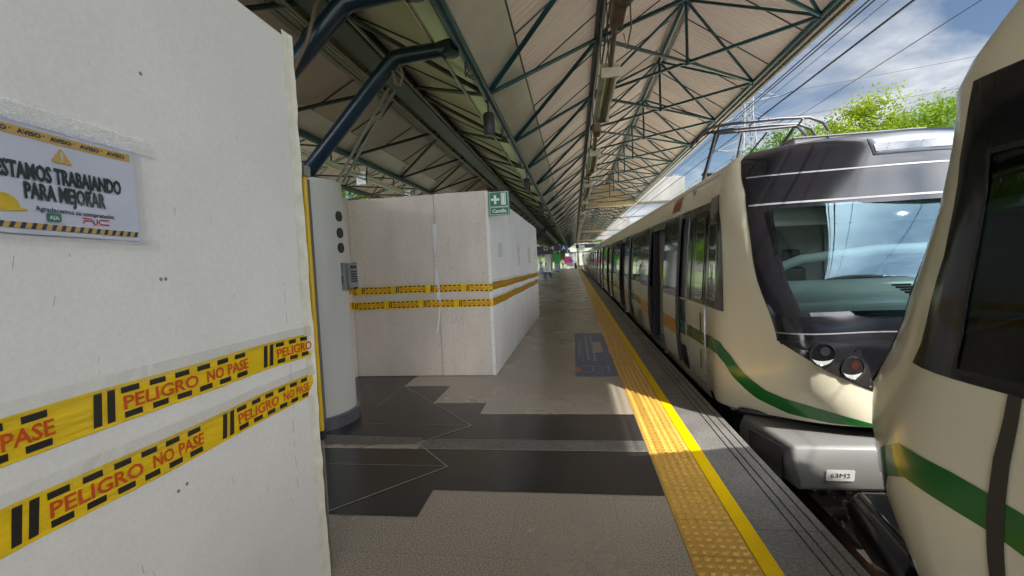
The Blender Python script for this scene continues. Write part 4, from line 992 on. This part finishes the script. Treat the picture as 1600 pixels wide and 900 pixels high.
    for x in (-.62,.62):
        g=MB(); g.box(x-.22,x+.22,.30,.40,.75,1.30); g.build('driver_seat','seat_black',root,local=True,bevel=.05,seg=3)
        st_=C.objects[-1]
        g=MB(); g.box(x-.15,x+.15,.28,.38,1.31,1.50); g.build('headrest','seat_black',st_,local=True,bevel=.04,seg=3)
        g=MB(); g.box(x-.22,x+.22,.0,.40,.5,.62); g.build('cushion','lining',st_,local=True,bevel=.04,seg=3)
    g=MB(); g.box(-1.15,1.15,-.60,-.5,1.72,1.95); g.build('sun_blind','lining',root,local=True,bevel=.01)
    g=MB(); g.box(-1.36,-.95,.74,.85,.0,2.1); g.box(.95,1.36,.74,.85,.0,2.1); g.box(.05,.75,.835,.855,.1,1.95); g.build('cab_locker','lining',root,local=True)
def fairing(root,front,black,tagtext=None,back=-.80,xl=1.37):
    g=MB(); f_=front; zt,zb=-.025,-.365
    b=[(-xl+.05,f_+.03,zb),(xl-.05,f_+.03,zb),(xl+.12,back,zb+.03),(-xl-.12,back,zb+.03)]
    t=[(-xl,f_,zt-.12),(xl,f_,zt-.12),(xl+.12,back,zt-.10),(-xl-.12,back,zt-.10)]
    u=[(-xl+.03,f_+.07,zt),(xl-.03,f_+.07,zt),(xl+.08,back,zt),(-xl-.08,back,zt)]
    g.add(b+t+u,[(3,2,1,0),(0,1,5,4),(1,2,6,5),(2,3,7,6),(3,0,4,7),(4,5,9,8),(5,6,10,9),(6,7,11,10),(7,4,8,11),(8,9,10,11)],0)
    fa=g.build('coupler_fairing','fairing_black' if black else 'fairing_grey',root,local=True,bevel=.028,seg=3,smooth=True)
    g=MB(); g.hexa([(-xl-.125,back-.30,zb+.02),(-xl-.02,f_+.12,zb),(-xl-.02,f_+.12,zt-.03),(-xl-.125,back-.30,zt-.03)],[(-xl-.135,back-.30,zb+.02),(-xl-.03,f_+.12,zb),(-xl-.03,f_+.12,zt-.03),(-xl-.135,back-.30,zt-.03)]); g.build('side_skirt','train_dark',fa,local=True)
    g=MB(); g.tube([(-xl-.10,back+.02,zt+.025),(-xl+.1,back-.12,zt+.03),(xl-.1,back-.12,zt+.03),(xl+.1,back+.02,zt+.025)],.03,8); g.build('rubber_gasket','train_dark',fa,local=True,smooth=True)
    if tagtext:
        X0,Z0=-1.185,-.275
        f2=lambda a,b:(X0+a,f_-.004+ (Z0+b<zt-.12)*(.03*(zt-.12-(Z0+b))/(zt-.12-zb)),Z0+b)
        g=MB(); poly2(g,rrect(0,.20,0,.095,.014),lambda a,b:(f2(a,b)[0],f2(a,b)[1]-.0015,f2(a,b)[2])); pl=g.build('number_plate','sign_white',fa,local=True)
        g=MB(); put_text(g,tagtext,.052,lambda a,b:(f2(a,b)[0],f2(a,b)[1]-.0035,f2(a,b)[2]),.10,.029,.0,width=.140,align='c'); g.build('lettering','ink',pl,local=True)
def skirt(root):
    g=MB(); sl=np.linspace(.45,7.55,40)
    g.grid([[tuple(nose(s,-.02)*np.array([.985,.96,1])+np.array([0,.03,-.002])),tuple(nose(s,-.02)*np.array([.96,.88,1])+np.array([0,.06,-.14])),tuple(nose(s,-.02)*np.array([.93,.8,1])+np.array([0,.08,-.40]))] for s in sl]); g.build('nose_skirt','train_dark',root,local=True,smooth=True)
carA=car('cream train car 63M2 with the round headlights and open doors facing the camera',(3.02,5.2,0),0,True)
skirt(carA); fairing(carA,-1.60,False,'63M2',xl=1.42)
def roofbox(root):
    g=MB(); g.hexa([(-.46,.45,2.5),(.86,.45,2.5),(.86,4.6,2.5),(-.46,4.6,2.5)],[(-.46,.45,2.765),(.86,.45,2.765),(.86,4.6,2.765),(-.46,4.6,2.765)]); rb=g.build('roof_equipment_box','roof_grey',root,local=True,bevel=.012)
    g=MB(); g.box(-.48,.88,.43,4.62,2.767,2.778); g.build('lid','roof_grey',rb,local=True)
    g=MB()
    for x in (-.12,.58):
        for dx in (-.05,.05): g.tube([(x+dx,.34,2.56),(x,.42,2.75)],.014,6)
        g.lathe((x,.40,2.67),[(.02,-.03),(.035,0),(.02,.03)],10)
    g.build('lifting_bracket','train_dark',rb,local=True)
roofbox(carA)
def pantograph(root):
    y=2.75; g=MB()
    for dy in (-.18,.18):
        g.tube([(-.98,y+dy,.70+2.60),(-.90,y+dy,3.44),(-.72,y+dy,3.53),(-.3,y+dy,3.56),(.3,y+dy,3.57),(.72,y+dy,3.55),(.92,y+dy,3.46),(1.0,y+dy,3.32)],.024,8)
    pt=g.build('pantograph','panto_dark',root,local=True,smooth=True)
    g=MB(); g.tube([(-.62,y,3.46),(.62,y,3.48)],.022,8)
    for x in (-.62,.62): g.tube([(x,y-.2,3.54),(x,y,3.46),(x,y+.2,3.54)],.016,6)
    g.build('head_frame','panto_dark',pt,local=True,smooth=True)
    g=MB()
    for x in (-.58,.58): g.tube([(x,y,3.46),(x*.92,y+1.05,2.98)],.026,8)
    g.tube([(-.2,y+.05,3.44),(.0,y+1.05,2.98)],.014,6); g.tube([(.2,y+.05,3.44),(0,y+1.05,2.98)],.014,6); g.build('upper_arm','panto_dark',pt,local=True,smooth=True)
    g=MB()
    for x in (-.55,.55): g.tube([(x,y+1.05,2.98),(x*.9,y-.25,2.72)],.032,8)
    g.tube([(-.55,y+1.05,2.98),(.55,y+1.05,2.98)],.028,8); g.tube([(-.5,y-.25,2.72),(.5,y-.25,2.72)],.03,8)
    for x in (-.5,.5): g.tube([(x,y-.25,2.60),(x,y-.25,2.74)],.04,8)
    g.build('lower_arm','panto_dark',pt,local=True,smooth=True)
    # second, nearer brace seen as a leaning strut
    g=MB(); g.tube([(-.95,y-.35,2.58),(-.62,y,3.46)],.03,8); g.tube([(.1,y-1.9,2.60),(.62,y,3.48)],.02,8); g.build('brace','panto_dark',pt,local=True,smooth=True)
pantograph(carA)
g=MB(); decal(g,-1,1.55,2.05,2.12,2.32,.004,0,3); g.build('red_notice','tile_red',carA,local=True)
def plain_copy(label,y):
    r=carA.copy(); C.objects.link(r); r.location=(3.02,y,0); r['label']=label
    keep=('body','interior','underframe','window','stripe','vent','roof_seam','door','sliding','grab','wind','bench','ceiling')
    for ch in list(carA.children):
        if ch.name.startswith(keep):
            dup(ch,None,r)
    return r
car2=plain_copy('second cream car of the train beside the platform, behind the cab car',27.5)
car3=plain_copy('farthest cream car of the train, near the end of the platform',49.8)
for y,lab,par in ((27.0,'',carA),):
    g=MB(); g.box(-1.2,1.2,21.8,22.3,-.1,2.3); g.build('gangway','train_dark',carA,local=True)
    g=MB(); g.box(-1.2,1.2,21.8,22.3,-.1,2.3); g.build('gangway','train_dark',car2,local=True)
YG=3.36
carT=car('nearest train car cut off by the right edge, with a dark slanted side window',(3.02,2*YG-5.2,0),math.pi,True,rake=1,opened=False)
skirt(carT); fairing(carT,-1.53,True,xl=1.36)
# ---------------------------------------------------------------- hanging lights under the folded roof
def light(y):
    t=thing('strip_light','hanging strip light','strip light',(.39,y,3.12),'strip lights hanging in a row under the canopy')
    g=MB(); g.hexa([(-.045,-.68,.0),(.045,-.68,.0),(.045,.68,.0),(-.045,.68,.0)],[(-.085,-.68,.09),(.085,-.68,.09),(.085,.68,.09),(-.085,.68,.09)]); g.build('diffuser','lamp_cover',t,local=True,bevel=.012)
    g=MB(); g.box(-.09,.09,-.70,.70,.092,.125); g.box(-.088,.088,-.70,-.675,-.005,.091); g.box(-.088,.088,.675,.70,-.005,.091); g.build('housing','lamp_body',t,local=True,bevel=.01)
    g=MB()
    for x in (-.03,.03): g.tube([(x,-.62,.055),(x,.62,.055)],.016,8)
    g.build('tube','lamp_tube',t,local=True,smooth=True)
    g=MB(); g.tube([(0,.70,.10),(0,1.0,.17),(0,1.28,.20)],.022,8); g.build('feed_conduit','conduit_brown',t,local=True,smooth=True)
    g=MB(); g.tube([(0,-.70,.10),(0,-1.0,.17),(0,-1.26,.20)],.022,8); g.build('feed_conduit','conduit_brown',t,local=True,smooth=True)
    g=MB(); g.box(-.05,.05,-1.55,-1.26,.14,.26); g.build('connection_box','conduit_brown',t,local=True,bevel=.01)
    for y_ in (-.5,.5): g=MB(); g.tube([(0,y_,.12),(0,y_,1.12)],.006,5); g.build('hanger','wire',t,local=True)
    return t
l0=light(4.92)
names=['nearest hanging strip light below the roof, at the top of the picture','second hanging strip light along the platform roof','third hanging strip light along the platform roof','fourth hanging strip light, just before the first concrete beam']
l0['label']=names[0]
for k in range(1,20):
    dup(l0,(.39,4.92+3.12*k,3.12),None,names[k] if k<4 else 'far strip light in the dwindling row under the roof beyond the first beam')
g=MB(); g.lathe((.42,3.25,3.32),[(.05,-.09),(.075,-.06),(.075,.06),(.05,.09)],14,axis='y'); g.tube([(.42,1.6,3.36),(.42,3.18,3.32)],.026,8); g.tube([(.45,3.3,3.28),(.48,3.5,3.18),(.47,3.7,3.12),(.44,3.62,3.2)],.006,6)
tag(g.build('junction_box','conduit_brown',smooth=True),'brown junction box on the conduit ahead of the nearest strip light','junction box')

# loudspeakers under the valley tubes
def speaker(y):
    t=thing('loudspeaker','hanging black loudspeaker','loudspeaker',(-.86,y,3.0),'black loudspeakers hanging under the roof valley')
    g=MB(); g.lathe((0,0,0),[(.055,-.11),(.062,-.10),(.062,.11),(.05,.125)],18); g.build('casing','speaker_black',t,local=True,smooth=True)
    g=MB(); g.lathe((0,0,-.112),[(.05,-.002),(.05,0)],18); g.build('grille','train_dark',t,local=True)
    g=MB(); g.tube([(0,0,.12),(.0,0,.26)],.012,6); g.tube([(-.03,.02,.25),(.03,.03,.31)],.02,6); g.build('hanger','steel_dark',t,local=True)
    return t
s0=speaker(4.90); s0['label']='nearest black cylinder loudspeaker hanging at the roof valley'
for k,y in enumerate((8.9,12.9,16.9,20.9)): dup(s0,(-.86,y,3.0),None,['second black loudspeaker along the roof valley','third black loudspeaker along the roof valley','far small black loudspeaker above the long hoarding side','farthest black loudspeaker along the valley'][k])
# small clamps with cables along the valley tubes
for k,(y,lab) in enumerate(((4.0,'small wiry cable clamp on the valley tube beside the branch arm joint'),(6.0,'small wiry cable clamp on the valley tube past the nearest loudspeaker'),(8.0,'small wiry cable clamp farther along the valley tube'))):
    g=MB(); 
    for d in (0,.07): g.tube([(-.86,y+d,3.28),(-.90,y+d,3.20),(-.84,y+d,3.16),(-.78,y+d,3.18)],.006,5)
    g.tube([(-.88,y-.05,3.30),(-.88,y-.05,3.14)],.008,5); tag(g.build('cable_clamp','steel_dark'),lab,'clamp')
g=MB(); g.tube([(-1.10,-6,3.36),(-1.10,76,3.36)],.014,6); tag(g.build('conduit_run','flashing'),'pale thin conduit running beside the left of the roof valley tube','conduit')
g=MB(); g.tube([(.47,-6,4.12),(.47,76,4.12)],.012,6); g.tube([(.52,-6,4.10),(.52,76,4.10)],.008,6); tag(g.build('conduit_run','steel_dark'),'dark thin cables running under the roof sheet above the strip lights','conduit')
# lattice cable tray under the far gutter
t=thing('cable_tray','light lattice cable tray under the far roof valley above the column','cable tray',(-3.5,3,2.9))
g=MB()
for x,z in ((-3.40,3.02),(-3.30,2.94),(-3.28,3.0)): g.tube([(x,-5,z),(x,70,z)],.015,6)
g.build('rail','flashing',t)
for k in range(0,30):
    g=MB(); y=2.9+k*2; g.box(-3.42,-3.26,y,y+.05,2.86,3.06); g.build('clamp','metal_frame',t); g=MB(); g.tube([(-3.46,y+.02,3.30),(-3.36,y+.02,3.06)],.012,5); g.build('hanger','metal_frame',t)

# ---------------------------------------------------------------- overhead line
def wire(lab,pts,r,cat='wire',grp='overhead wires above the track'):
    g=MB(); g.tube(pts,r,5); tag(g.build('overhead_wire','wire'),lab,cat,grp)
wire('thick contact wire running down to the pantograph',[(3.02,-20,3.62),(3.02,90,3.62)],.011)
wire('left strand of the paired messenger wires beside the canopy edge',[(3.0,-20,3.935),(3.0,90,3.935)],.008); wire('right strand of the paired messenger wires beside the canopy edge',[(3.07,-20,3.945),(3.07,90,3.945)],.008)
wire('thin wire closest under the canopy edge',[(3.12,-20,4.30),(3.12,90,4.30)],.004)
wire('thin feeder wire between the messenger pair and the contact wire',[(3.55,-20,4.20),(3.55,90,4.20)],.005)
wire('lone thin wire farthest from the canopy, to the right of the contact wire',[(4.6,-20,4.18),(4.6,90,4.15)],.006)
for by in (24.,45.,66.):
    t=thing('catenary_bracket',{24.:'nearest thin catenary bracket across the sky gap past the first beam',45.:'second catenary bracket beside the middle beam',66.:'farthest small catenary bracket'}[by],'bracket',(3,by,3.8),'catenary brackets under the cross beams')
    g=MB(); g.tube([(2.2,by+4,3.86),(4.8,by+4,3.93)],.03,8); g.tube([(2.45,by+4,3.86),(2.45,by+4,4.12)],.02,6); g.build('arm','panto_dark',t)
    g=MB(); g.tube([(2.7,by+4,3.9),(3.4,by+4,3.62)],.02,6); g.lathe((2.5,by+4,3.9),[(.05,-.06),(.07,0),(.05,.06)],8); g.build('steady_arm','panto_dark',t)

# ---------------------------------------------------------------- lattice pylon
t=thing('lattice_pylon','grey steel lattice power pylon rising behind the pantograph','pylon',(25.5,70,-1.27))
H_=27.; lv=[0,4,7.5,10.5,13,15.2,17.2,19,20.7,22.3,23.9,25.5,27]
def hw(z): return 2.3-1.75*min(1,z/22)
g=MB()
for sx_ in (-1,1):
    for sy_ in (-1,1): g.tube([(25.5+sx_*hw(z),70+sy_*hw(z),z-1.27) for z in lv],.09,5)
g.build('leg','pylon',t)
g=MB()
for z0,z1 in zip(lv,lv[1:]):
    a,b=hw(z0),hw(z1)
    for s in (-1,1):
        for p,q in (((-a,s*a,z0),(b,s*b,z1)),((a,s*a,z0),(-b,s*b,z1)),((s*a,-a,z0),(s*b,b,z1)),((s*a,a,z0),(s*b,-b,z1)),((-b,s*b,z1),(b,s*b,z1)),((s*b,-b,z1),(s*b,b,z1))):
            g.tube([(25.5+p[0],70+p[1],p[2]-1.27),(25.5+q[0],70+q[1],q[2]-1.27)],.05,4)
g.build('bracing','pylon',t)
g=MB(); ins=MB()
for z in (17.2,20.7,24.2):
    for s in (-1,1):
        b=hw(z)
        for dy in (-b,b): g.tube([(25.5+s*b,70+dy,z-1.27),(25.5+s*4.2,70,z-.9)],.06,4); g.tube([(25.5+s*b,70+dy,z+.5),(25.5+s*4.2,70,z-.9)],.05,4)
        ins.tube([(25.5+s*4.2,70,z-.95),(25.5+s*5.6,69.2,z-.6)],.10,6)
g.build('crossarm','pylon',t); ins.build('insulator','steel_teal',t)
for k,(z,lab) in enumerate(((17.2,'lowest sagging power line from the pylon across the sky'),(20.7,'middle sagging power line from the pylon across the sky'),(24.2,'highest sagging power line from the pylon across the sky'))):
    p0=Vector((25.5+5.6,69.2,z-.6)); p1=Vector((130,46,z+7)); 
    wire(lab,[tuple(p0.lerp(p1,t_)+Vector((0,0,-14*t_*(1-t_)*.35))) for t_ in np.linspace(0,1,14)],.035,'power line','power lines from the pylon')
    q1=Vector((-60,150,z+4)); p0=Vector((25.5-4.2,70,z-.9))

# ---------------------------------------------------------------- trees
def tree_mesh(h,r,seed,lm,nclump=60,per=95,leaf=.16):
    r_=random.Random(seed); root=bpy.data.objects.new('broadleaf_tree',None); C.objects.link(root)
    g=MB(); g.tube([(0,0,0),(.05,.03,h*.25),(-.05,.08,h*.5),(.05,0,h*.8)],[.20,.16,.11,.04],8)
    tips=[]
    for k in range(11):
        a=r_.uniform(0,6.28); z0=h*r_.uniform(.25,.6); l=r*r_.uniform(.55,1.0); e=Vector((math.cos(a)*l,math.sin(a)*l,z0+h*r_.uniform(.12,.35))); s=Vector((0,.05,z0)); m=s.lerp(e,.5)+Vector((0,0,-.15))
        g.tube([tuple(s),tuple(m),tuple(e)],[.09,.05,.02],6); tips.append(e)
    g.build('trunk','bark',root,local=True,smooth=True)
    g=MB(); cl=[]
    for k in range(nclump):
        while True:
            p=Vector((r_.uniform(-1,1),r_.uniform(-1,1),r_.uniform(-.75,1)))
            if .35<p.length<1: break
        c=Vector((p.x*r,p.y*r,h*.66+p.z*h*.34)); cl.append((c,r*r_.uniform(.16,.34)))
    for e in tips: cl.append((e,r*.25))
    for c,cr in cl:
        for i in range(per):
            d=Vector((r_.gauss(0,1),r_.gauss(0,1),r_.gauss(0,.75))); d=d.normalized()*cr*r_.uniform(.3,1.15)
            q=c+d; n=(d.normalized()+Vector((r_.uniform(-.8,.8),r_.uniform(-.8,.8),r_.uniform(0,1.1)))).normalized()
            u=n.cross(Vector((r_.uniform(-1,1),r_.uniform(-1,1),r_.uniform(-1,1)))).normalized(); v=n.cross(u); s=leaf*r_.uniform(.55,1.2)
            g.add([q-u*s,q+v*s*.42,q+u*s,q-v*s*.42],[(0,1,2,3)])
    g.build('crown',lm,root,local=True)
    return root
T=[tree_mesh(9.2,3.4,1,'leaf0',95,210,.105),tree_mesh(8.6,3.0,2,'leaf1',95,220,.10),tree_mesh(10.2,3.6,3,'leaf2',95,190,.12)]
def plant(k,loc,sc_,lab,first=[True]*3):
    o=T[k]
    if first[k]: first[k]=False
    else: o=dup(T[k])
    o.location=(loc[0],loc[1],-1.27); o.scale=(sc_,sc_,sc_); tag(o,lab,'tree','trees beyond the railway')
    o.rotation_euler=(0,0,loc[0]*1.7+loc[1]); return o
plant(1,(15.0,25.5),1.17,'bright yellow green tree above the roof box of the facing train')
plant(0,(18.2,25.0),1.07,'bright green tree beside the near train nose, right end of the sunny trees')
plant(2,(13.4,29),1.0,'darker green tree peeping out left of the sunny trees')
plant(1,(21.5,25),1.12,'tall yellow green tree hidden mostly behind the nearest train car')
plant(0,(20.5,33),1.15,'green tree standing behind the sunny trees')
plant(2,(18.5,58),1.25,'small dark treetop beside the pylon, behind the pantograph')
plant(0,(14.6,42),.98,'small light green treetop under the pantograph arms')
for k,(x,y,s) in enumerate(((12.5,12,.75),(13.5,17,.7),(14.5,36,.7),(13.5,50,.7),(12,66,.8),(11,78,.8),(14,88,.9),(8,96,.8),(4,104,.9),(-1,108,.9),(-5,96,1.0),(-3.5,92,.6),(-8,90,1.0),(-12,100,1.1),(-19,84,1.1),(-16,64,1.),(-17,46,1.),(-16,30,1.1),(-15.5,18,1.05),(-17,8,1.1),(12.5,4,.75),(12.8,-5,.8))):
    lab=('tree seen only through the train windows' if 4<y<60 and x>8 else 'tree beyond the far end of the platform' if y>=60 else 'tree on the far side of the station behind the hoardings')
    plant(k%3,(x,y),s,lab)
g=MB()
for y in np.arange(-20,95,3.0): pass
t=thing('garden_wall','low reddish brick wall beyond the tracks seen through the cab windows','wall',(10.4,30,-1.27))
g=MB(); g.box(10.3,10.55,-15,95,-1.27,.75); g.build('masonry','tile_red',t)
g=MB(); g.box(10.24,10.61,-15,95,.752,.84); g.build('coping','wall_pale',t)

# ---------------------------------------------------------------- far end of the platform
t=thing('end_pillar','cream pillar at the far end of the yellow studded strip','pillar',(.8,68.5,0))
g=MB(); g.box(.45,.78,69,69.5,0,3.6); g.build('shaft','bin_cream',t,bevel=.02); g=MB(); g.box(.36,1.3,68.9,69.6,0,.55); g.build('base','bin_cream',t,bevel=.02)
t=thing('station_building','pale low building closing the view at the end of the platform','building',(2,80,-1.2))
g=MB(); g.box(-1.6,5.2,86,90,-1.2,4.2); g.build('wall','wall_pale',t); g=MB(); g.box(-1.9,5.5,85.7,90.3,4.2,4.5); g.build('roof','concrete',t)
for x in (-.9,1.6,3.5): g=MB(); g.box(x,x+1.3,85.95,85.995,1.0,2.9); g.build('window','door_glass',t)
def hang_sign(y,x0,x1,z0,z1,lab,big):
    t=thing('direction_sign',lab,'sign',(x1,y,z0),'black direction signs hanging across the platform')
    g=MB(); g.box(x0,x1,y-.07,y+.07,z0,z1); g.build('panel','sign_black',t)
    h=z1-z0; g=MB(); g.box(x1-h*1.5,x1+.01,y-.085,y-.071,z0-.01,z1+.01); g.build('blue_panel','sign_blue',t)
    f=lambda a,b:(x1-h*1.5+a,y-.09,z0+b); g=MB(); put_text(g,'A',h*.95,f,h*.75,h*.16,.03,align='c'); g.build('lettering','sign_white',t)
    f=lambda a,b:(x1-h*4.6+a,y-.074,z0+b); g=MB(); s=h
    for q in ((.0,.75,.82,.9),(.0,.75,.2,.3),(.0,.1,.3,.82),(.65,.75,.3,.82)): poly2(g,[(q[0]*s,q[2]*s),(q[1]*s,q[2]*s),(q[1]*s,q[3]*s),(q[0]*s,q[3]*s)],f)
    poly2(g,[(1.15*s,.5*s),(1.75*s,.5*s),(1.75*s,.62*s),(1.15*s,.62*s)],f); poly2(g,[(1.55*s,.9*s),(1.72*s,.9*s),(2.0*s,.56*s),(1.72*s,.22*s),(1.55*s,.22*s),(1.8*s,.56*s)],f); g.build('symbols','sign_white',t)
    for x in (x0+.3,x1-.3): g=MB(); g.tube([(x,y,z1),(x,y,3.4)],.02,6); g.build('hanger','steel_dark',t)
hang_sign(30,-4.2,-.40,2.12,2.46,'larger black sign with the blue letter A above the far platform',True)
hang_sign(38,-4.6,-.32,2.02,2.32,'smaller black sign with the letter A behind the larger one',False)
hang_sign(46,-8.,-2.95,2.02,2.40,'distant blue and black sign left of the far column',False)
t=thing('platform_clock','square white clock hanging on the dark beam over the far platform','clock',(.9,40,2.5))
g=MB(); g.box(.45,.95,39.9,40,2.22,2.70); g.build('face','sign_white',t); g=MB(); g.tube([(.70,39.88,2.46),(.84,39.88,2.54)],.012,5); g.tube([(.70,39.88,2.46),(.63,39.88,2.38)],.012,5); g.build('hand','sign_black',t); g=MB(); g.box(.68,.72,39.92,39.98,2.71,4.1); g.build('hanger','steel_dark',t)
g=MB(); g.box(.2,3.0,42.2,42.5,2.5,2.85); g.box(.2,3.0,42.25,42.45,2.1,2.18); tag(g.build('dark_beam','steel_dark'),'dark steel beam across the far roof bay behind the clock','beam')
t=thing('kiosk','green and grey advertising kiosk standing beside the far column','kiosk',(-2.1,56,0))
g=MB(); g.box(-2.45,-1.75,56,56.8,1.05,2.3); g.build('screen','kiosk_green',t); g=MB(); g.box(-2.45,-1.75,56.02,56.78,.15,1.05); g.build('cabinet','kiosk_grey',t); g=MB(); g.box(-2.35,-1.85,56.1,56.7,0,.15); g.build('plinth','train_dark',t); g=MB(); g.box(-2.5,-1.7,55.98,56.82,2.3,2.38); g.build('cap','train_dark',t)
t=thing('planter','low round concrete planter bench near the end of the hoarding','planter',(-2.75,36,0))
g=MB(); g.lathe((-2.75,36,0),[(.55,0),(.75,.45),(.68,.46),(.64,.38)],24); g.build('bowl','planter',t,smooth=True)
t=thing('poster_stand','pink advertising stand at the far end of the platform','poster stand',(-1.05,74,0))
g=MB(); g.box(-1.55,-.72,74,74.1,.75,2.0); g.build('poster','pink',t); 
for x in (-1.5,-.8): g=MB(); g.box(x,x+.06,74.02,74.08,0,.75); g.build('leg','train_dark',t)
t=thing('metal_bench','low steel bench in front of the pink stand','bench',(-.6,72,0))
g=MB(); g.box(-1.25,-.1,72,72.5,.40,.48); g.build('seat','bench_steel',t); g=MB(); g.box(-1.25,-.1,72.45,72.5,.5,.95); g.build('backrest','bench_steel',t)
for x in (-1.2,-.2): g=MB(); g.box(x,x+.06,72.05,72.45,0,.40); g.build('leg','train_dark',t)
t=thing('litter_bin','dark litter bin standing right of the steel bench','bin',(.1,73,0))
g=MB(); g.box(-.02,.38,73,73.4,0,.85); g.build('body','train_dark',t); g=MB(); g.box(-.05,.41,72.97,73.43,.85,.93); g.build('lid','speaker_black',t)
t=thing('safety_barrier','yellow plastic safety barrier just past the end of the long hoarding','barrier',(-1.4,15,0))
g=MB(); g.box(-1.9,-1.235,14.6,14.68,.12,.95); g.build('panel','barrier_yellow',t,bevel=.02); g=MB(); g.box(-1.85,-1.65,14.4,14.9,0,.12); g.box(-1.5,-1.3,14.4,14.9,0,.12); g.build('foot','barrier_yellow',t)

# ---------------------------------------------------------------- people, far off
def person(lab,loc,rz,pose,top,bottom,grp=None):
    J={}
    if pose=='sit':
        B=[((0,0,.50),.13),((0,0,.72),.13),((0,.02,.98),.15),((0,.02,1.08),.065),((0,.0,1.14),.06),((0,-.01,1.24),.095),((0,0,1.33),.085),
           ((.09,-.02,.50),.09),((.11,-.42,.49),.065),((.11,-.42,.08),.045),((.11,-.56,.05),.04),((-.09,-.02,.50),.09),((-.11,-.42,.49),.065),((-.11,-.42,.08),.045),((-.11,-.56,.05),.04),
           ((.19,.02,1.0),.06),((.23,-.02,.74),.045),((.13,-.28,.60),.035),((-.19,.02,1.0),.06),((-.23,-.02,.74),.045),((-.13,-.28,.60),.035)]
        shoe,shirt_lo,shirt_hi,hair=.09,.56,1.07,1.25
    else:
        s=.05 if pose=='walk' else 0
        B=[((0,0,.95),.13),((0,0,1.15),.125),((0,.0,1.38),.15),((0,0,1.48),.065),((0,-.01,1.54),.06),((0,-.02,1.63),.095),((0,-.01,1.72),.085),
           ((.09,0,.92),.09),((.10,-.12*s*10,.50),.062),((.10,-.02+.12*s*10,.08),.045),((.10,-.14+.12*s*10,.04),.04),((-.09,0,.92),.09),((-.10,.12*s*10,.50),.062),((-.10,.02+.20*s*10,.08),.045),((-.10,-.10+.2*s*10,.04),.04),
           ((.20,0,1.40),.06),((.25,.04,1.12),.045),((.24,-.08,.88),.035),((-.20,0,1.40),.06),((-.25,.02,1.12),.045),((-.24,-.10,.88),.035)]
        shoe,shirt_lo,shirt_hi,hair=.08,.96,1.47,1.66
    E=[(0,1),(1,2),(2,3),(3,4),(4,5),(5,6),(0,7),(7,8),(8,9),(9,10),(0,11),(11,12),(12,13),(13,14),(2,15),(15,16),(16,17),(2,18),(18,19),(19,20)]
    me=bpy.data.meshes.new('person'); me.from_pydata([b[0] for b in B],E,[]); me.update()
    ob=bpy.data.objects.new('person',me); C.objects.link(ob)
    ob.modifiers.new('s','SKIN'); me.skin_vertices  # layer exists once the modifier does
    bm=bmesh.new(); bm.from_mesh(me); ly=bm.verts.layers.skin.verify(); bm.verts.ensure_lookup_table()
    for i,b in enumerate(B): bm.verts[i][ly].radius=(b[1],b[1]*.85); bm.verts[i][ly].use_root=(i==0)
    bm.to_mesh(me); bm.free()
    md=ob.modifiers.new('u','SUBSURF'); md.levels=1; md.render_levels=1
    dg=bpy.context.evaluated_depsgraph_get(); nm=bpy.data.meshes.new_from_object(ob.evaluated_get(dg)); ob.modifiers.clear(); ob.data=nm; bpy.data.meshes.remove(me)
    nm.materials.clear()
    for m in ('skin',top,bottom,'train_dark','hair'): nm.materials.append(MT[m])
    for p in nm.polygons:
        c=p.center; z=c.z; k=0
        arm=abs(c.x)>.165 and z<shirt_hi-.30 and abs(c.x)<.32 and (pose!='sit' or c.y>-.5)
        if z<shoe: k=3
        elif arm and pose!='sit': k=0
        elif z<shirt_lo: k=2
        elif z<shirt_hi: k=1
        elif z>hair or (z>hair-.1 and c.y>.03): k=4
        p.material_index=k; p.use_smooth=True
    ob.location=loc; ob.rotation_euler=(0,0,rz); tag(ob,lab,'person',grp); return ob
g_='people waiting far down the platform'
person('seated person in a white shirt with dark hair on the left of the planter',(-2.62,35.6,0),.9,'sit','shirt_white','jeans',g_)
person('seated person in white beside the blue backpack on the planter edge',(-2.28,36.2,0),2.2,'sit','shirt_white','shirt_dark',g_)
person('standing person in a white top behind the seated people',(-3.0,40,0),.3,'stand','shirt_white','shirt_dark',g_)
person('person in dark trousers walking far down the middle of the platform',(-1.72,69.,0),0.,'walk','shirt_white','shirt_dark',g_)
person('person in pink near the pink stand at the platform end',(-.45,73.2,0),.2,'stand','pink','shirt_dark',g_)
g=MB(); g.hexa([(-2.72,35.26,.52),(-2.44,35.26,.52),(-2.44,35.42,.52),(-2.72,35.42,.52)],[(-2.68,35.28,.98),(-2.48,35.28,.98),(-2.48,35.40,.98),(-2.68,35.40,.98)]); tag(g.build('backpack','pack_blue',bevel=.05,seg=3),'grey blue backpack worn by the seated person on the planter','backpack')
